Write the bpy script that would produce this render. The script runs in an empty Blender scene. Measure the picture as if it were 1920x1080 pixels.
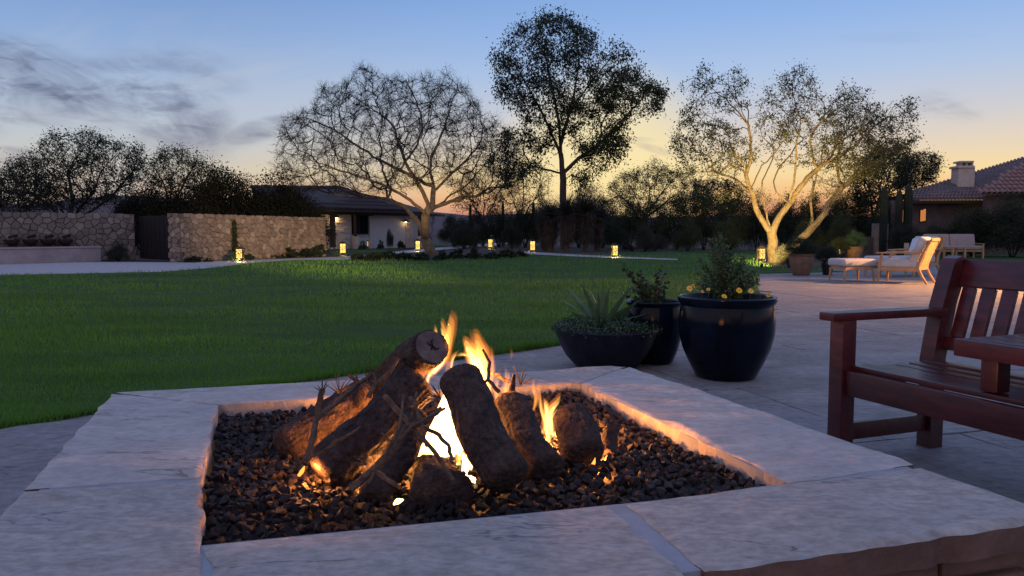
import bpy, bmesh, math, random
import numpy as np
from mathutils import Vector, Matrix, noise
random.seed(7)
rng = np.random.default_rng(7)
S = bpy.context.scene
COL = S.collection
PI = math.pi

# ------------------------------------------------------------------ camera
FPX, HOR, HCAM = 1450.0, 436.0, 0.98
PITCH = math.atan((540 - HOR) / FPX)
cp, sp = math.cos(PITCH), math.sin(PITCH)
cam_d = bpy.data.cameras.new('camera')
cam = bpy.data.objects.new('camera', cam_d); COL.objects.link(cam)
cam.location = (0, 0, HCAM); cam.rotation_euler = (PI / 2 - PITCH, 0, 0)
cam_d.lens = 36 * FPX / 1920; cam_d.sensor_width = 36
cam_d.clip_start = 0.05; cam_d.clip_end = 5000
S.camera = cam

def _ray(px, py):
    u = (px - 960) / FPX; v = (py - 540) / FPX
    return Vector((u, cp - v * sp, -sp - v * cp))
def G(px, py, z=0.0):
    d = _ray(px, py); t = (z - HCAM) / d.z
    return Vector((0, 0, HCAM)) + d * t
def P(px, py, Y):
    d = _ray(px, py)
    return Vector((0, 0, HCAM)) + d * (Y / d.y)

# ------------------------------------------------------------------ view
S.view_settings.view_transform = 'Standard'
S.view_settings.look = 'None'
S.view_settings.exposure = 0.0
S.view_settings.gamma = 1.0
S.view_settings.use_curve_mapping = False
S.render.engine = 'CYCLES'
S.cycles.use_denoising = True
S.cycles.max_bounces = 6
S.cycles.volume_bounces = 0
S.cycles.sample_clamp_indirect = 4.0
S.cycles.transparent_max_bounces = 16

def s2l(c):
    return tuple((x / 255 / 12.92) if x / 255 <= 0.04045 else ((x / 255 + 0.055) / 1.055) ** 2.4 for x in c) + (1,)

# ------------------------------------------------------------------ sky after sunset
SKY_STRENGTH = 1.0
W = bpy.data.worlds.new('World'); S.world = W; W.use_nodes = True
nt = W.node_tree; N = nt.nodes; L = nt.links
N.clear()
def nd(t, **k):
    n = N.new(t)
    for a, b in k.items(): setattr(n, a, b)
    return n
def mth(op, a, b=None, c=None, clamp=False):
    n = nd('ShaderNodeMath', operation=op); n.use_clamp = clamp
    for i, x in enumerate((a, b, c)):
        if x is None: continue
        if hasattr(x, 'links'): L.new(x, n.inputs[i])
        else: n.inputs[i].default_value = x
    return n.outputs[0]
def mixc(f, a, b, bt='MIX'):
    n = nd('ShaderNodeMix', data_type='RGBA', blend_type=bt)
    for i, x in ((0, f), (6, a), (7, b)):
        if hasattr(x, 'links'): L.new(x, n.inputs[i])
        else: n.inputs[i].default_value = x
    return n.outputs[2]
def mapr(x, a, b, c=0.0, d=1.0, smooth=True):
    n = nd('ShaderNodeMapRange'); n.interpolation_type = 'SMOOTHSTEP' if smooth else 'LINEAR'
    L.new(x, n.inputs[0])
    for i, v in zip((1, 2, 3, 4), (a, b, c, d)): n.inputs[i].default_value = v
    return n.outputs[0]
def ramp(x, els):
    n = nd('ShaderNodeValToRGB'); r = n.color_ramp
    while len(r.elements) < len(els): r.elements.new(0.5)
    for e, (p, c) in zip(r.elements, els): e.position = p
    for e, (p, c) in zip(r.elements, els): e.position = p; e.color = s2l(c)
    L.new(x, n.inputs[0]); return n.outputs[0]
tc = nd('ShaderNodeTexCoord')
sep = nd('ShaderNodeSeparateXYZ'); L.new(tc.outputs['Generated'], sep.inputs[0])
zz = mth('MAXIMUM', sep.outputs[2], 0.0)
sun_az = math.radians(20)
dotn = nd('ShaderNodeVectorMath', operation='DOT_PRODUCT'); L.new(tc.outputs['Generated'], dotn.inputs[0])
dotn.inputs[1].default_value = (math.sin(sun_az), math.cos(sun_az), 0.0)
near_sun = mapr(dotn.outputs['Value'], 0.70, 0.99)
c_sun = ramp(zz, [(0, (190, 112, 96)), (.022, (222, 146, 116)), (.045, (246, 190, 130)), (.072, (250, 220, 162)), (.10, (232, 214, 190)),
                  (.14, (206, 206, 212)), (.19, (176, 198, 230)), (.25, (148, 182, 232)), (.32, (126, 166, 222)), (.55, (136, 166, 216)), (1, (132, 156, 208))])
c_far = ramp(zz, [(0, (160, 120, 122)), (.025, (188, 150, 138)), (.048, (208, 182, 160)), (.075, (208, 200, 184)), (.11, (192, 200, 206)), (.15, (178, 194, 216)),
                  (.22, (142, 172, 216)), (.30, (112, 150, 206)), (.55, (134, 156, 212)), (1, (142, 156, 202))])
base = mixc(near_sun, c_far, c_sun)
# rose-lavender glow of the sky opposite the sunset
back = mapr(dotn.outputs['Value'], -0.1, -0.9)
c_back = ramp(zz, [(0, (160, 150, 168)), (.08, (204, 182, 188)), (.22, (216, 196, 202)), (.45, (188, 182, 202)), (1, (142, 156, 202))])
base = mixc(back, base, c_back)
# bright spot where the sun went down
dsp = nd('ShaderNodeVectorMath', operation='DOT_PRODUCT'); L.new(tc.outputs['Generated'], dsp.inputs[0])
_d = _ray(1135, 345).normalized(); dsp.inputs[1].default_value = _d
spot_f = mapr(dsp.outputs['Value'], 0.986, 1.0)
base = mixc(mth('MULTIPLY', spot_f, 0.75), base, s2l((255, 234, 170)))
# thin streaked clouds drifting low in the west
iyc = mth('DIVIDE', 1.0, mth('MAXIMUM', mth('ABSOLUTE', sep.outputs[1]), .25)); cu = mth('MULTIPLY', sep.outputs[0], iyc); cw = mth('MULTIPLY', zz, iyc)
def cloudnoise(rot, sx, sz, scale, lo, hi, off, dist=.9):
    ct, st = math.cos(rot), math.sin(rot)
    p = mth('ADD', mth('MULTIPLY', cu, ct), mth('MULTIPLY', cw, st)); q = mth('SUBTRACT', mth('MULTIPLY', cw, ct), mth('MULTIPLY', cu, st))
    cmb = nd('ShaderNodeCombineXYZ'); L.new(mth('MULTIPLY', p, sx), cmb.inputs[0]); L.new(mth('MULTIPLY', q, sz), cmb.inputs[1]); cmb.inputs[2].default_value = off[0]
    nz = nd('ShaderNodeTexNoise'); L.new(cmb.outputs[0], nz.inputs[0])
    nz.inputs['Scale'].default_value = scale; nz.inputs['Detail'].default_value = 9; nz.inputs['Roughness'].default_value = 0.58
    nz.inputs['Distortion'].default_value = dist
    return mapr(nz.outputs[0], lo, hi)
ccol = ramp(zz, [(0, (176, 136, 132)), (.06, (160, 142, 146)), (.10, (126, 126, 148)), (.17, (104, 114, 144)), (.3, (92, 110, 150))])
iy2 = mth('DIVIDE', 1.0, mth('MAXIMUM', sep.outputs[1], .1)); hx_ = mth('MULTIPLY', sep.outputs[0], iy2); hz_ = mth('MULTIPLY', sep.outputs[2], iy2)
def bank(px, py, rx, ry, tilt):
    u0 = (px - 960) / FPX; d_ = _ray(px, py); v0 = d_.z / d_.y
    a = mth('SUBTRACT', hx_, u0); b = mth('SUBTRACT', hz_, v0); ct, st = math.cos(tilt), math.sin(tilt)
    p = mth('ADD', mth('MULTIPLY', a, ct), mth('MULTIPLY', b, st)); q = mth('SUBTRACT', mth('MULTIPLY', b, ct), mth('MULTIPLY', a, st))
    e = mth('ADD', mth('POWER', mth('ABSOLUTE', mth('DIVIDE', p, rx / FPX)), 2.0), mth('POWER', mth('ABSOLUTE', mth('DIVIDE', q, ry / FPX)), 2.0))
    return mapr(e, 1.0, 0.0)
n1 = cloudnoise(-.36, 3.0, 10, 1.5, .33, .64, (2.3, .4, 0), 1.3); n2 = cloudnoise(-.05, 5, 18, 3.0, .40, .68, (7.3, 6.0, 0), 1.0)
cn = mth('ADD', mth('MULTIPLY', n1, .7), mth('MULTIPLY', n2, .45), None, True)
bk = None
for (x, y, rx, ry, tl_, wgt) in [(60, 145, 280, 85, -.30, 1.0), (320, 200, 170, 95, -.55, 1.0), (90, 165, 160, 26, -.36, 1.15), (230, 140, 260, 42, .05, .6), (390, 130, 110, 45, -.4, .5), (490, 245, 110, 26, .25, .8), (330, 270, 190, 30, .05, .55),
                                (10, 292, 90, 22, 0, .9), (60, 215, 150, 26, -.1, .7), (-250, 230, 330, 90, .05, .9), (1760, 200, 90, 34, -.2, .35), (1225, 280, 50, 10, -.3, .4), (1700, 70, 170, 14, 0, .12), (1180, 262, 60, 8, 0, .35)]:
    b_ = mth('MULTIPLY', bank(x, y, rx, ry, tl_), wgt); bk = b_ if bk is None else mth('MAXIMUM', bk, b_)
front = mapr(sep.outputs[1], 0.05, 0.2)
cf = mth('MULTIPLY', mth('MULTIPLY', cn, bk), mth('MULTIPLY', front, .92), None, True)
# faint pale veil around the banks
veil = mth('MULTIPLY', mth('MULTIPLY', cloudnoise(.25, 2.0, 9, 1.2, .42, .7, (5, 1, 0)), mapr(sep.outputs[0], .1, -.5)), mth('MULTIPLY', mapr(zz, .3, .12), .6))
base = mixc(veil, base, s2l((196, 200, 208)))
base = mixc(cf, base, ccol)
bg = nd('ShaderNodeBackground'); bg.inputs[1].default_value = SKY_STRENGTH
L.new(base, bg.inputs[0])
out = nd('ShaderNodeOutputWorld'); L.new(bg.outputs[0], out.inputs[0])

# ------------------------------------------------------------------ materials
def mat(name, c1, c2=None, scale=5.0, rough=0.8, bump=0.0, bscale=20.0, detail=6.0, spec=0.3, coat=0.0, stretch=(1, 1, 1),
        lo=0.35, hi=0.65, bdist=0.02, metal=0.0, c3=None, s3=1.0, emit=None, es=0.0, bstretch=None, crough=0.1, coatr=None, ridge=False, trans=0.0, fine=None, crack=False):
    m = bpy.data.materials.new(name); m.use_nodes = True
    t = m.node_tree; b = t.nodes['Principled BSDF']
    c = lambda x: tuple(x) + (1,) if len(x) == 3 else x
    b.inputs['Base Color'].default_value = c(c1)
    b.inputs['Roughness'].default_value = rough; b.inputs['Metallic'].default_value = metal
    b.inputs['Specular IOR Level'].default_value = spec
    b.inputs['Coat Weight'].default_value = coat; b.inputs['Coat Roughness'].default_value = crough
    if emit: b.inputs['Emission Color'].default_value = c(emit); b.inputs['Emission Strength'].default_value = es
    tcn = t.nodes.new('ShaderNodeTexCoord'); mp = t.nodes.new('ShaderNodeMapping'); mp.inputs['Scale'].default_value = stretch
    t.links.new(tcn.outputs['Object'], mp.inputs[0])
    def nz(sc, det, src=mp):
        n = t.nodes.new('ShaderNodeTexNoise'); n.inputs['Scale'].default_value = sc; n.inputs['Detail'].default_value = det
        n.inputs['Roughness'].default_value = 0.6; t.links.new(src.outputs[0], n.inputs[0]); return n
    def mx(f, a, bb):
        n = t.nodes.new('ShaderNodeMix'); n.data_type = 'RGBA'; t.links.new(f, n.inputs[0])
        for i, x in ((6, a), (7, bb)):
            if hasattr(x, 'links'): t.links.new(x, n.inputs[i])
            else: n.inputs[i].default_value = c(x)
        return n.outputs[2]
    def mr(x, a, bb):
        n = t.nodes.new('ShaderNodeMapRange'); t.links.new(x, n.inputs[0]); n.inputs[1].default_value = a; n.inputs[2].default_value = bb
        return n.outputs[0]
    o = None
    if c2 is not None:
        o = mx(mr(nz(scale, detail).outputs[0], lo, hi), c1, c2)
        if c3 is not None: o = mx(mr(nz(s3, 3).outputs[0], 0.45, 0.65), o, c3)
        t.links.new(o, b.inputs['Base Color'])
    if fine:
        fm = t.nodes.new('ShaderNodeMapRange'); t.links.new(nz(fine[2], 4).outputs[0], fm.inputs[0]); fm.inputs[1].default_value = .36; fm.inputs[2].default_value = .64
        fm.inputs[3].default_value = fine[0]; fm.inputs[4].default_value = fine[1]
        vm = t.nodes.new('ShaderNodeVectorMath'); vm.operation = 'SCALE'; t.links.new(o, vm.inputs[0]); t.links.new(fm.outputs[0], vm.inputs['Scale']); t.links.new(vm.outputs[0], b.inputs['Base Color'])
    if crack:  # thin dark cleft lines: crack shadow, with dirt, painted into the base colour
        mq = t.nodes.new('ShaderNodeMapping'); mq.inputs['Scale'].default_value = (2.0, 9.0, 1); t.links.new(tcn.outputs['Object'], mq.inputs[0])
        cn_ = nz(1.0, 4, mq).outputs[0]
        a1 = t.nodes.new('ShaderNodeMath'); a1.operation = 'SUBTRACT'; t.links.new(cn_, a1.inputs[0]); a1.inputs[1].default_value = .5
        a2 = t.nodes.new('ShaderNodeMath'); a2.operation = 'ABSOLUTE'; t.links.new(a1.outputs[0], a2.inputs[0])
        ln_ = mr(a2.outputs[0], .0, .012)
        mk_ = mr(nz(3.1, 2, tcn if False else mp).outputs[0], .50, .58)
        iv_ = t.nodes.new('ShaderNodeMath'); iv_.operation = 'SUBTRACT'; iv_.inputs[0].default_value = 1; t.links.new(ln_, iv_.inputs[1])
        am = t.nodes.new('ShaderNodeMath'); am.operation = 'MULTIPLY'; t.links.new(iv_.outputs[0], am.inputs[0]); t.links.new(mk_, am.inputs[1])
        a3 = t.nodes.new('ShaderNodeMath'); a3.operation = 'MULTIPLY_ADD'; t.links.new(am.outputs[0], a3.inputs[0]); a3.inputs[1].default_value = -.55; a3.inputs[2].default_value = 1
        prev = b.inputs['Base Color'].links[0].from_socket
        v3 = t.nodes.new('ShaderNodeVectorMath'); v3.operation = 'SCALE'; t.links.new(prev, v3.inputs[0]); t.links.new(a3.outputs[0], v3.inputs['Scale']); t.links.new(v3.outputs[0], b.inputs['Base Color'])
    if bump:
        src = mp
        if bstretch:
            src = t.nodes.new('ShaderNodeMapping'); src.inputs['Scale'].default_value = bstretch; t.links.new(tcn.outputs['Object'], src.inputs[0])
        n = nz(bscale, 8, src); bp = t.nodes.new('ShaderNodeBump'); bp.inputs['Strength'].default_value = bump; bp.inputs['Distance'].default_value = bdist
        h = n.outputs[0]
        if ridge:
            a = t.nodes.new('ShaderNodeMath'); a.operation = 'SUBTRACT'; a.inputs[1].default_value = 0.5; t.links.new(h, a.inputs[0])
            a2 = t.nodes.new('ShaderNodeMath'); a2.operation = 'ABSOLUTE'; t.links.new(a.outputs[0], a2.inputs[0]); h = a2.outputs[0]
        t.links.new(h, bp.inputs['Height']); t.links.new(bp.outputs[0], b.inputs['Normal'])
    if trans:
        tr = t.nodes.new('ShaderNodeBsdfTranslucent'); ms = t.nodes.new('ShaderNodeMixShader'); ms.inputs[0].default_value = trans
        tr.inputs[0].default_value = c(c1)
        t.links.new(b.outputs[0], ms.inputs[1]); t.links.new(tr.outputs[0], ms.inputs[2])
        t.links.new(ms.outputs[0], t.nodes['Material Output'].inputs[0])
    return m
def emis(name, col, strength):
    m = bpy.data.materials.new(name); m.use_nodes = True; t = m.node_tree; t.nodes.clear()
    e = t.nodes.new('ShaderNodeEmission'); e.inputs[0].default_value = tuple(col) + (1,); e.inputs[1].default_value = strength
    o = t.nodes.new('ShaderNodeOutputMaterial'); t.links.new(e.outputs[0], o.inputs[0]); return m
def volm(name, col, strength):
    m = bpy.data.materials.new(name); m.use_nodes = True; t = m.node_tree; t.nodes.clear()
    e = t.nodes.new('ShaderNodeEmission'); e.inputs[0].default_value = tuple(col) + (1,); e.inputs[1].default_value = strength
    o = t.nodes.new('ShaderNodeOutputMaterial'); t.links.new(e.outputs[0], o.inputs['Volume']); return m

M = dict(
    dirt=mat('bare_soil', (.035, .027, .024), (.07, .055, .048), 3, .95, .6, 12),
    lawn=mat('lawn_base', (.022, .055, .011), (.045, .10, .020), 1.3, .95, .8, 40, c3=(.016, .045, .012), s3=.35, stretch=(.6, 1.6, 1)),
    blade=mat('grass_blade', (.090, .225, .032), (.135, .310, .046), .9, .7, spec=.15, c3=(.076, .185, .030), s3=.3, stretch=(.6, 1.6, 1)),
    blade_dry=mat('grass_blade_dry', (.08, .12, .04), rough=.8),
    path=mat('pale_path_gravel', (.36, .33, .33), (.48, .45, .45), 6, .9, .5, 30),
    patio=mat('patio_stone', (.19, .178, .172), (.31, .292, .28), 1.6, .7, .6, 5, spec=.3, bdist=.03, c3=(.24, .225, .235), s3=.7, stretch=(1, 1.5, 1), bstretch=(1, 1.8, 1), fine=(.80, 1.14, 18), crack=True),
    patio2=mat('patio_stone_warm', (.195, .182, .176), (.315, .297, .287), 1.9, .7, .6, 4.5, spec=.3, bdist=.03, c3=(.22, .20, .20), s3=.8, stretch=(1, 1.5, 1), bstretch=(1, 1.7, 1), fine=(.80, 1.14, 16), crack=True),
    grout=mat('patio_grout', (.17, .155, .155), (.26, .24, .24), 8, .9, .3, 60),
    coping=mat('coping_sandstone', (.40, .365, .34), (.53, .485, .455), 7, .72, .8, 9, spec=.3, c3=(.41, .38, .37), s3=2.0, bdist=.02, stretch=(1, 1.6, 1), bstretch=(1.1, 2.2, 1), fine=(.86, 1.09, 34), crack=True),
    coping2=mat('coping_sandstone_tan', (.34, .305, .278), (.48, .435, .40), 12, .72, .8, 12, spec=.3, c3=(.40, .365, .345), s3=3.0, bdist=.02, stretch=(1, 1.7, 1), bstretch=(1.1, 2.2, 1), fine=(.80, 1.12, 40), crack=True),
    mortar=mat('coping_mortar', (.26, .28, .32), (.33, .355, .40), 10, .9, .25, 60),
    pitwall=mat('pit_side_stone', (.12, .065, .052), (.19, .11, .085), 9, .9, .7, 14),
    liner=mat('pit_liner_stone', (.50, .42, .36), (.62, .53, .46), 9, .85, .5, 20),
    lava=mat('lava_rock', (.008, .005, .005), (.028, .016, .015), 30, .62, 1.0, 110, spec=.4, bdist=.004),
    bark=mat('charred_log_bark', (.050, .032, .031), (.120, .074, .062), 26, .85, 1.0, 60, spec=.25, bdist=.03, c3=(.035, .023, .023), s3=6, fine=(.66, 1.35, 90)),
    logend=mat('log_cut_end', (.085, .058, .055), (.16, .115, .105), 30, .85, .6, 70, bdist=.004),
    crack=mat('log_crack_char', (.015, .01, .01), rough=.95),
    twigbark=mat('pit_twig_bark', (.06, .036, .028), (.16, .10, .07), 60, .85, .8, 120, bdist=.003),
    glaze=mat('blue_black_glaze', (.0022, .004, .009), (.004, .009, .022), 6, .13, .15, 16, spec=.16, coat=.0, crough=.05, bdist=.01, stretch=(1, 1, .35)),
    glaze2=mat('slate_blue_glaze', (.007, .0085, .018), (.014, .016, .030), 14, .42, .4, 60, spec=.2, bdist=.004),
    potsoil=mat('potting_soil', (.03, .02, .015), (.06, .04, .03), 30, .95, .8, 60),
    redwood=mat('dark_red_stained_wood', (.044, .007, .010), (.078, .012, .015), 6, .34, .35, 50, spec=.45, stretch=(1, 5, 5), bstretch=(2.5, 22, 22), fine=(.72, 1.25, 7), coat=.2, crough=.22, bdist=.002),
    teak=mat('weathered_teak', (.40, .23, .12), (.52, .31, .17), 10, .6, .3, 40, bdist=.003),
    cushion=mat('pale_cushion', (.46, .45, .46), (.54, .53, .53), 8, .9, .25, 120, bdist=.004),
    cushionb=mat('pale_blue_cushion', (.55, .62, .72), (.62, .69, .78), 8, .9, .25, 120, bdist=.004),
    cane=mat('cane_panel', (.55, .36, .17), (.66, .45, .22), 40, .7, .4, 90, bdist=.003),
    wallstone=[mat('wall_stone_%d' % i, c, tuple(min(1, x * 1.35) for x in c), 5, .9, .6, 18, bdist=.015) for i, c in enumerate([(.19, .15, .13), (.165, .13, .115), (.215, .17, .145), (.15, .12, .108), (.26, .21, .175)])],
    wallmortar=mat('wall_mortar', (.10, .08, .07), (.15, .12, .10), 6, .95, .4, 20),
    stucco=mat('white_painted_brick', (.50, .47, .50), (.58, .55, .58), 8, .85, .6, 26, bdist=.01),
    housebrick=mat('pale_house_brick', (.52, .44, .38), (.64, .55, .48), 6, .85, .4, 20),
    darkwood=mat('dark_timber', (.035, .024, .022), (.06, .04, .035), 8, .8, .3, 30),
    glass=mat('dark_window_glass', (.01, .01, .015), rough=.08, spec=.5),
    rooftile=mat('dark_clay_tile', (.03, .023, .027), (.06, .045, .048), 6, .85, .3, 20),
    rooftile2=mat('red_clay_tile', (.20, .115, .105), (.32, .19, .165), 3, .8, .3, 20),
    roofsheet=mat('roof_underlay', (.09, .07, .075), (.14, .11, .115), 5, .9, .3, 20),
    rwall=mat('house_stucco_brown', (.085, .065, .068), (.13, .10, .10), 3, .9, .4, 14),
    chim=mat('chimney_stucco', (.42, .36, .36), (.52, .46, .45), 5, .9, .3, 20),
    litwin=emis('lit_window', (1.0, .36, .11), .55),
    treebark=mat('pale_tree_bark', (.13, .10, .07), (.25, .195, .135), 6, .9, .8, 20, bdist=.02),
    darkbark=mat('dark_tree_bark', (.055, .042, .036), (.10, .078, .064), 6, .9, .8, 20, bdist=.02),
    twigs=mat('fine_twigs', (.022, .018, .015), rough=.9),
    twigs2=mat('pale_fine_twigs', (.11, .09, .055), rough=.9),
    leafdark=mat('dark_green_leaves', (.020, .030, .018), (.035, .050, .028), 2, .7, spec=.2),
    leafblack=mat('very_dark_evergreen_leaves', (.008, .010, .008), (.016, .020, .014), 2, .8, spec=.1),
    leafolive=mat('olive_leaves', (.034, .042, .018), (.056, .066, .028), 2, .7, spec=.2),
    leafgrey=mat('grey_green_leaves', (.032, .034, .030), (.062, .064, .056), 2, .8, spec=.2),
    leafpot=mat('potted_shrub_leaves', (.035, .075, .035), (.065, .125, .055), 9, .5, spec=.4),
    leafpot2=mat('succulent_leaves', (.022, .055, .028), (.045, .095, .045), 9, .35, spec=.5),
    leafagave=mat('agave_blade', (.05, .11, .06), (.085, .165, .09), 12, .45, spec=.4),
    drythatch=mat('dry_leaf_skirt', (.05, .041, .033), (.12, .097, .077), 3, .95),
    petal=mat('yellow_petals', (.85, .50, .03), (.92, .62, .06), 20, .6),
    petalc=mat('flower_centre', (.30, .10, .02), rough=.7),
    bronze=mat('lantern_bronze', (.05, .035, .025), rough=.6, metal=.4),
    panel=emis('lantern_panel', (1.0, .66, .16), 1.7),
    panelo=emis('lantern_panel_orange', (1.0, .45, .16), .8),
    bulb=emis('sconce_bulb', (1.0, .72, .30), 6.0),
    terracotta=mat('brown_clay_pot', (.15, .085, .06), (.22, .13, .09), 8, .7, .3, 20),
    blackpot=mat('black_pot', (.012, .012, .014), rough=.3, spec=.5),
    cactus=mat('dark_cactus_skin', (.010, .014, .010), (.018, .024, .016), 8, .7),
    hill=mat('far_hill', (.10, .085, .095), (.14, .12, .125), .02, .95),
    gatewood=mat('gate_wood', (.008, .006, .006), (.016, .012, .012), 6, .8, .4, 20),
    water=mat('basin_water', (.02, .025, .035), rough=.05, spec=.6),
    core=emis('fire_core', (1.0, .60, .20), 9.0),
    ember=emis('ember_glow', (1.0, .34, .06), 2.2),
    candle=mat('candle_glass', (.45, .38, .33), rough=.2),
)

# ------------------------------------------------------------------ object helpers
def tag(o, label=None, cat=None, group=None, kind=None):
    if label: o['label'] = label
    if cat: o['category'] = cat
    if group: o['group'] = group
    if kind: o['kind'] = kind
    return o
def thing(name, label, cat, loc=(0, 0, 0), rz=0.0, group=None):
    o = bpy.data.objects.new(name, None); COL.objects.link(o)
    o.location = loc; o.rotation_euler = (0, 0, rz); o.empty_display_size = .1
    return tag(o, label, cat, group)
def wm(o):
    m = Matrix.Translation(o.location) @ o.rotation_euler.to_matrix().to_4x4() @ Matrix.Diagonal(o.scale).to_4x4()
    return wm(o.parent) @ m if o.parent else m
def fast_mesh(name, V, T):
    V = np.asarray(V, dtype=np.float32); T = np.asarray(T, dtype=np.int32); k = T.shape[1]
    me = bpy.data.meshes.new(name)
    me.vertices.add(len(V)); me.vertices.foreach_set('co', V.ravel())
    me.loops.add(T.size); me.loops.foreach_set('vertex_index', T.ravel())
    me.polygons.add(len(T)); me.polygons.foreach_set('loop_start', np.arange(0, T.size, k, dtype=np.int32))
    me.update(calc_edges=True); me.validate()
    return me
def link(name, me, m, parent=None, smooth=False):
    if m is not None:
        me.materials.clear(); me.materials.append(m)
    if smooth: me.polygons.foreach_set('use_smooth', [True] * len(me.polygons))
    o = bpy.data.objects.new(name, me); COL.objects.link(o)
    if parent: o.parent = parent
    return o
def copy_tree(o, parent=None):
    c = o.copy(); COL.objects.link(c); c.parent = parent
    for ch in list(o.children): copy_tree(ch, c)
    return c
def frames(pts):
    out = []; t0 = (pts[1] - pts[0]).normalized()
    u = t0.orthogonal().normalized()
    for i in range(len(pts)):
        a = pts[max(0, i - 1)]; b = pts[min(len(pts) - 1, i + 1)]
        t = (b - a); t = t.normalized() if t.length > 1e-9 else t0
        u = (u - t * u.dot(t)); u = u.normalized() if u.length > 1e-6 else t.orthogonal().normalized()
        out.append((u.copy(), t.cross(u), t)); t0 = t
    return out
class MB:
    def __init__(s): s.v = []; s.f = []
    def add(s, vs, fs):
        k = len(s.v); s.v += [Vector(x) for x in vs]; s.f += [tuple(i + k for i in f) for f in fs]; return s
    def box(s, c, size, rot=None, taper=1.0):
        c = Vector(c); hx, hy, hz = (x / 2 for x in size); vs = []
        for z in (-1, 1):
            k = taper if z > 0 else 1
            for x, y in ((-1, -1), (1, -1), (1, 1), (-1, 1)):
                v = Vector((x * hx * k, y * hy * k, z * hz))
                if rot is not None: v = rot @ v
                vs.append(v + c)
        return s.add(vs, [(3, 2, 1, 0), (4, 5, 6, 7), (0, 1, 5, 4), (1, 2, 6, 5), (2, 3, 7, 6), (3, 0, 4, 7)])
    def bbox(s, c, size, b=.006, rot=None):
        bm = bmesh.new(); bmesh.ops.create_cube(bm, size=1)
        bmesh.ops.scale(bm, vec=size, verts=bm.verts)
        b = min(b, min(size) * .45)
        bmesh.ops.bevel(bm, geom=bm.edges[:], offset=b, segments=2, affect='EDGES', profile=.6)
        bm.verts.ensure_lookup_table(); c = Vector(c)
        vs = [((rot @ v.co) if rot is not None else v.co.copy()) + c for v in bm.verts]
        s.add(vs, [[v.index for v in f.verts] for f in bm.faces]); bm.free(); return s
    def bar(s, p0, p1, w, h, b=.004, up=Vector((0, 0, 1))):
        p0 = Vector(p0); p1 = Vector(p1); d = p1 - p0; y = d.normalized(); x = y.cross(up)
        x = x.normalized() if x.length > 1e-5 else Vector((1, 0, 0)); z = x.cross(y)
        R = Matrix((x, y, z)).transposed()
        return s.bbox((p0 + p1) / 2, (w, d.length, h), b, R)
    def tube(s, pts, radii, n=8, cap=True, jit=0.0, ell=1.0):
        pts = [Vector(p) for p in pts]; fr = frames(pts); k = len(s.v)
        for p, r, (u, w, t) in zip(pts, radii, fr):
            for j in range(n):
                a = 2 * PI * j / n; rr = r * (1 + jit * (random.random() - .5))
                s.v.append(p + u * math.cos(a) * rr + w * math.sin(a) * rr * ell)
        for i in range(len(pts) - 1):
            for j in range(n):
                a = k + i * n + j; b = k + i * n + (j + 1) % n
                s.f.append((a, b, b + n, a + n))
        if cap:
            s.f.append(tuple(k + j for j in range(n))[::-1]); q = k + (len(pts) - 1) * n; s.f.append(tuple(q + j for j in range(n)))
        return s
    def lathe(s, prof, n=48, c=(0, 0, 0), wob=0.0):
        k = len(s.v); c = Vector(c)
        for r, z in prof:
            for j in range(n):
                a = 2 * PI * j / n; rr = r * (1 + wob * math.sin(a * 3 + z * 9))
                s.v.append(c + Vector((rr * math.cos(a), rr * math.sin(a), z)))
        for i in range(len(prof) - 1):
            for j in range(n):
                a = k + i * n + j; b = k + i * n + (j + 1) % n
                s.f.append((a, b, b + n, a + n))
        return s
    def prism(s, poly, z0, z1):
        n = len(poly); vs = [Vector((p[0], p[1], z0)) for p in poly] + [Vector((p[0], p[1], z1)) for p in poly]
        return s.add(vs, [tuple(range(n))[::-1], tuple(range(n, 2 * n))] + [(i, (i + 1) % n, (i + 1) % n + n, i + n) for i in range(n)])
    def build(s, name, m, parent=None, smooth=False, world=False, base=False):
        vs = s.v
        if world and parent is not None:
            iv = wm(parent).inverted(); vs = [iv @ v for v in vs]
        loc = None
        if base and parent is None:
            xs = [v.x for v in vs]; ys = [v.y for v in vs]; zs = [v.z for v in vs]
            loc = Vector(((min(xs) + max(xs)) / 2, (min(ys) + max(ys)) / 2, min(zs))); vs = [v - loc for v in vs]
        me = bpy.data.meshes.new(name); me.from_pydata([tuple(v) for v in vs], [], s.f); me.update()
        bm = bmesh.new(); bm.from_mesh(me); bmesh.ops.recalc_face_normals(bm, faces=bm.faces); bm.to_mesh(me); bm.free()
        o = link(name, me, m, parent, False)
        if smooth:
            me.polygons.foreach_set('use_smooth', [True] * len(me.polygons))
            try: me.set_sharp_from_angle(angle=math.radians(40))
            except Exception: pass
        if loc is not None: o.location = loc
        return o
def sheet(name, pts, z, m, parent=None, label=None):
    me = bpy.data.meshes.new(name); me.from_pydata([(p[0], p[1], z) for p in pts], [], [tuple(range(len(pts)))]); me.update()
    bm = bmesh.new(); bm.from_mesh(me)
    bmesh.ops.triangulate(bm, faces=bm.faces)
    for f in bm.faces:
        if f.normal.z < 0: f.normal_flip()
    bm.to_mesh(me); bm.free()
    return tag(link(name, me, m, parent), label=label, kind='structure')
def inside(px, py, poly):
    r = np.zeros(len(px), bool); n = len(poly); j = n - 1
    for i in range(n):
        xi, yi = poly[i][0], poly[i][1]; xj, yj = poly[j][0], poly[j][1]
        c = ((yi > py) != (yj > py)) & (px < (xj - xi) * (py - yi) / ((yj - yi) + 1e-12) + xi)
        r ^= c; j = i
    return r
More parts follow.
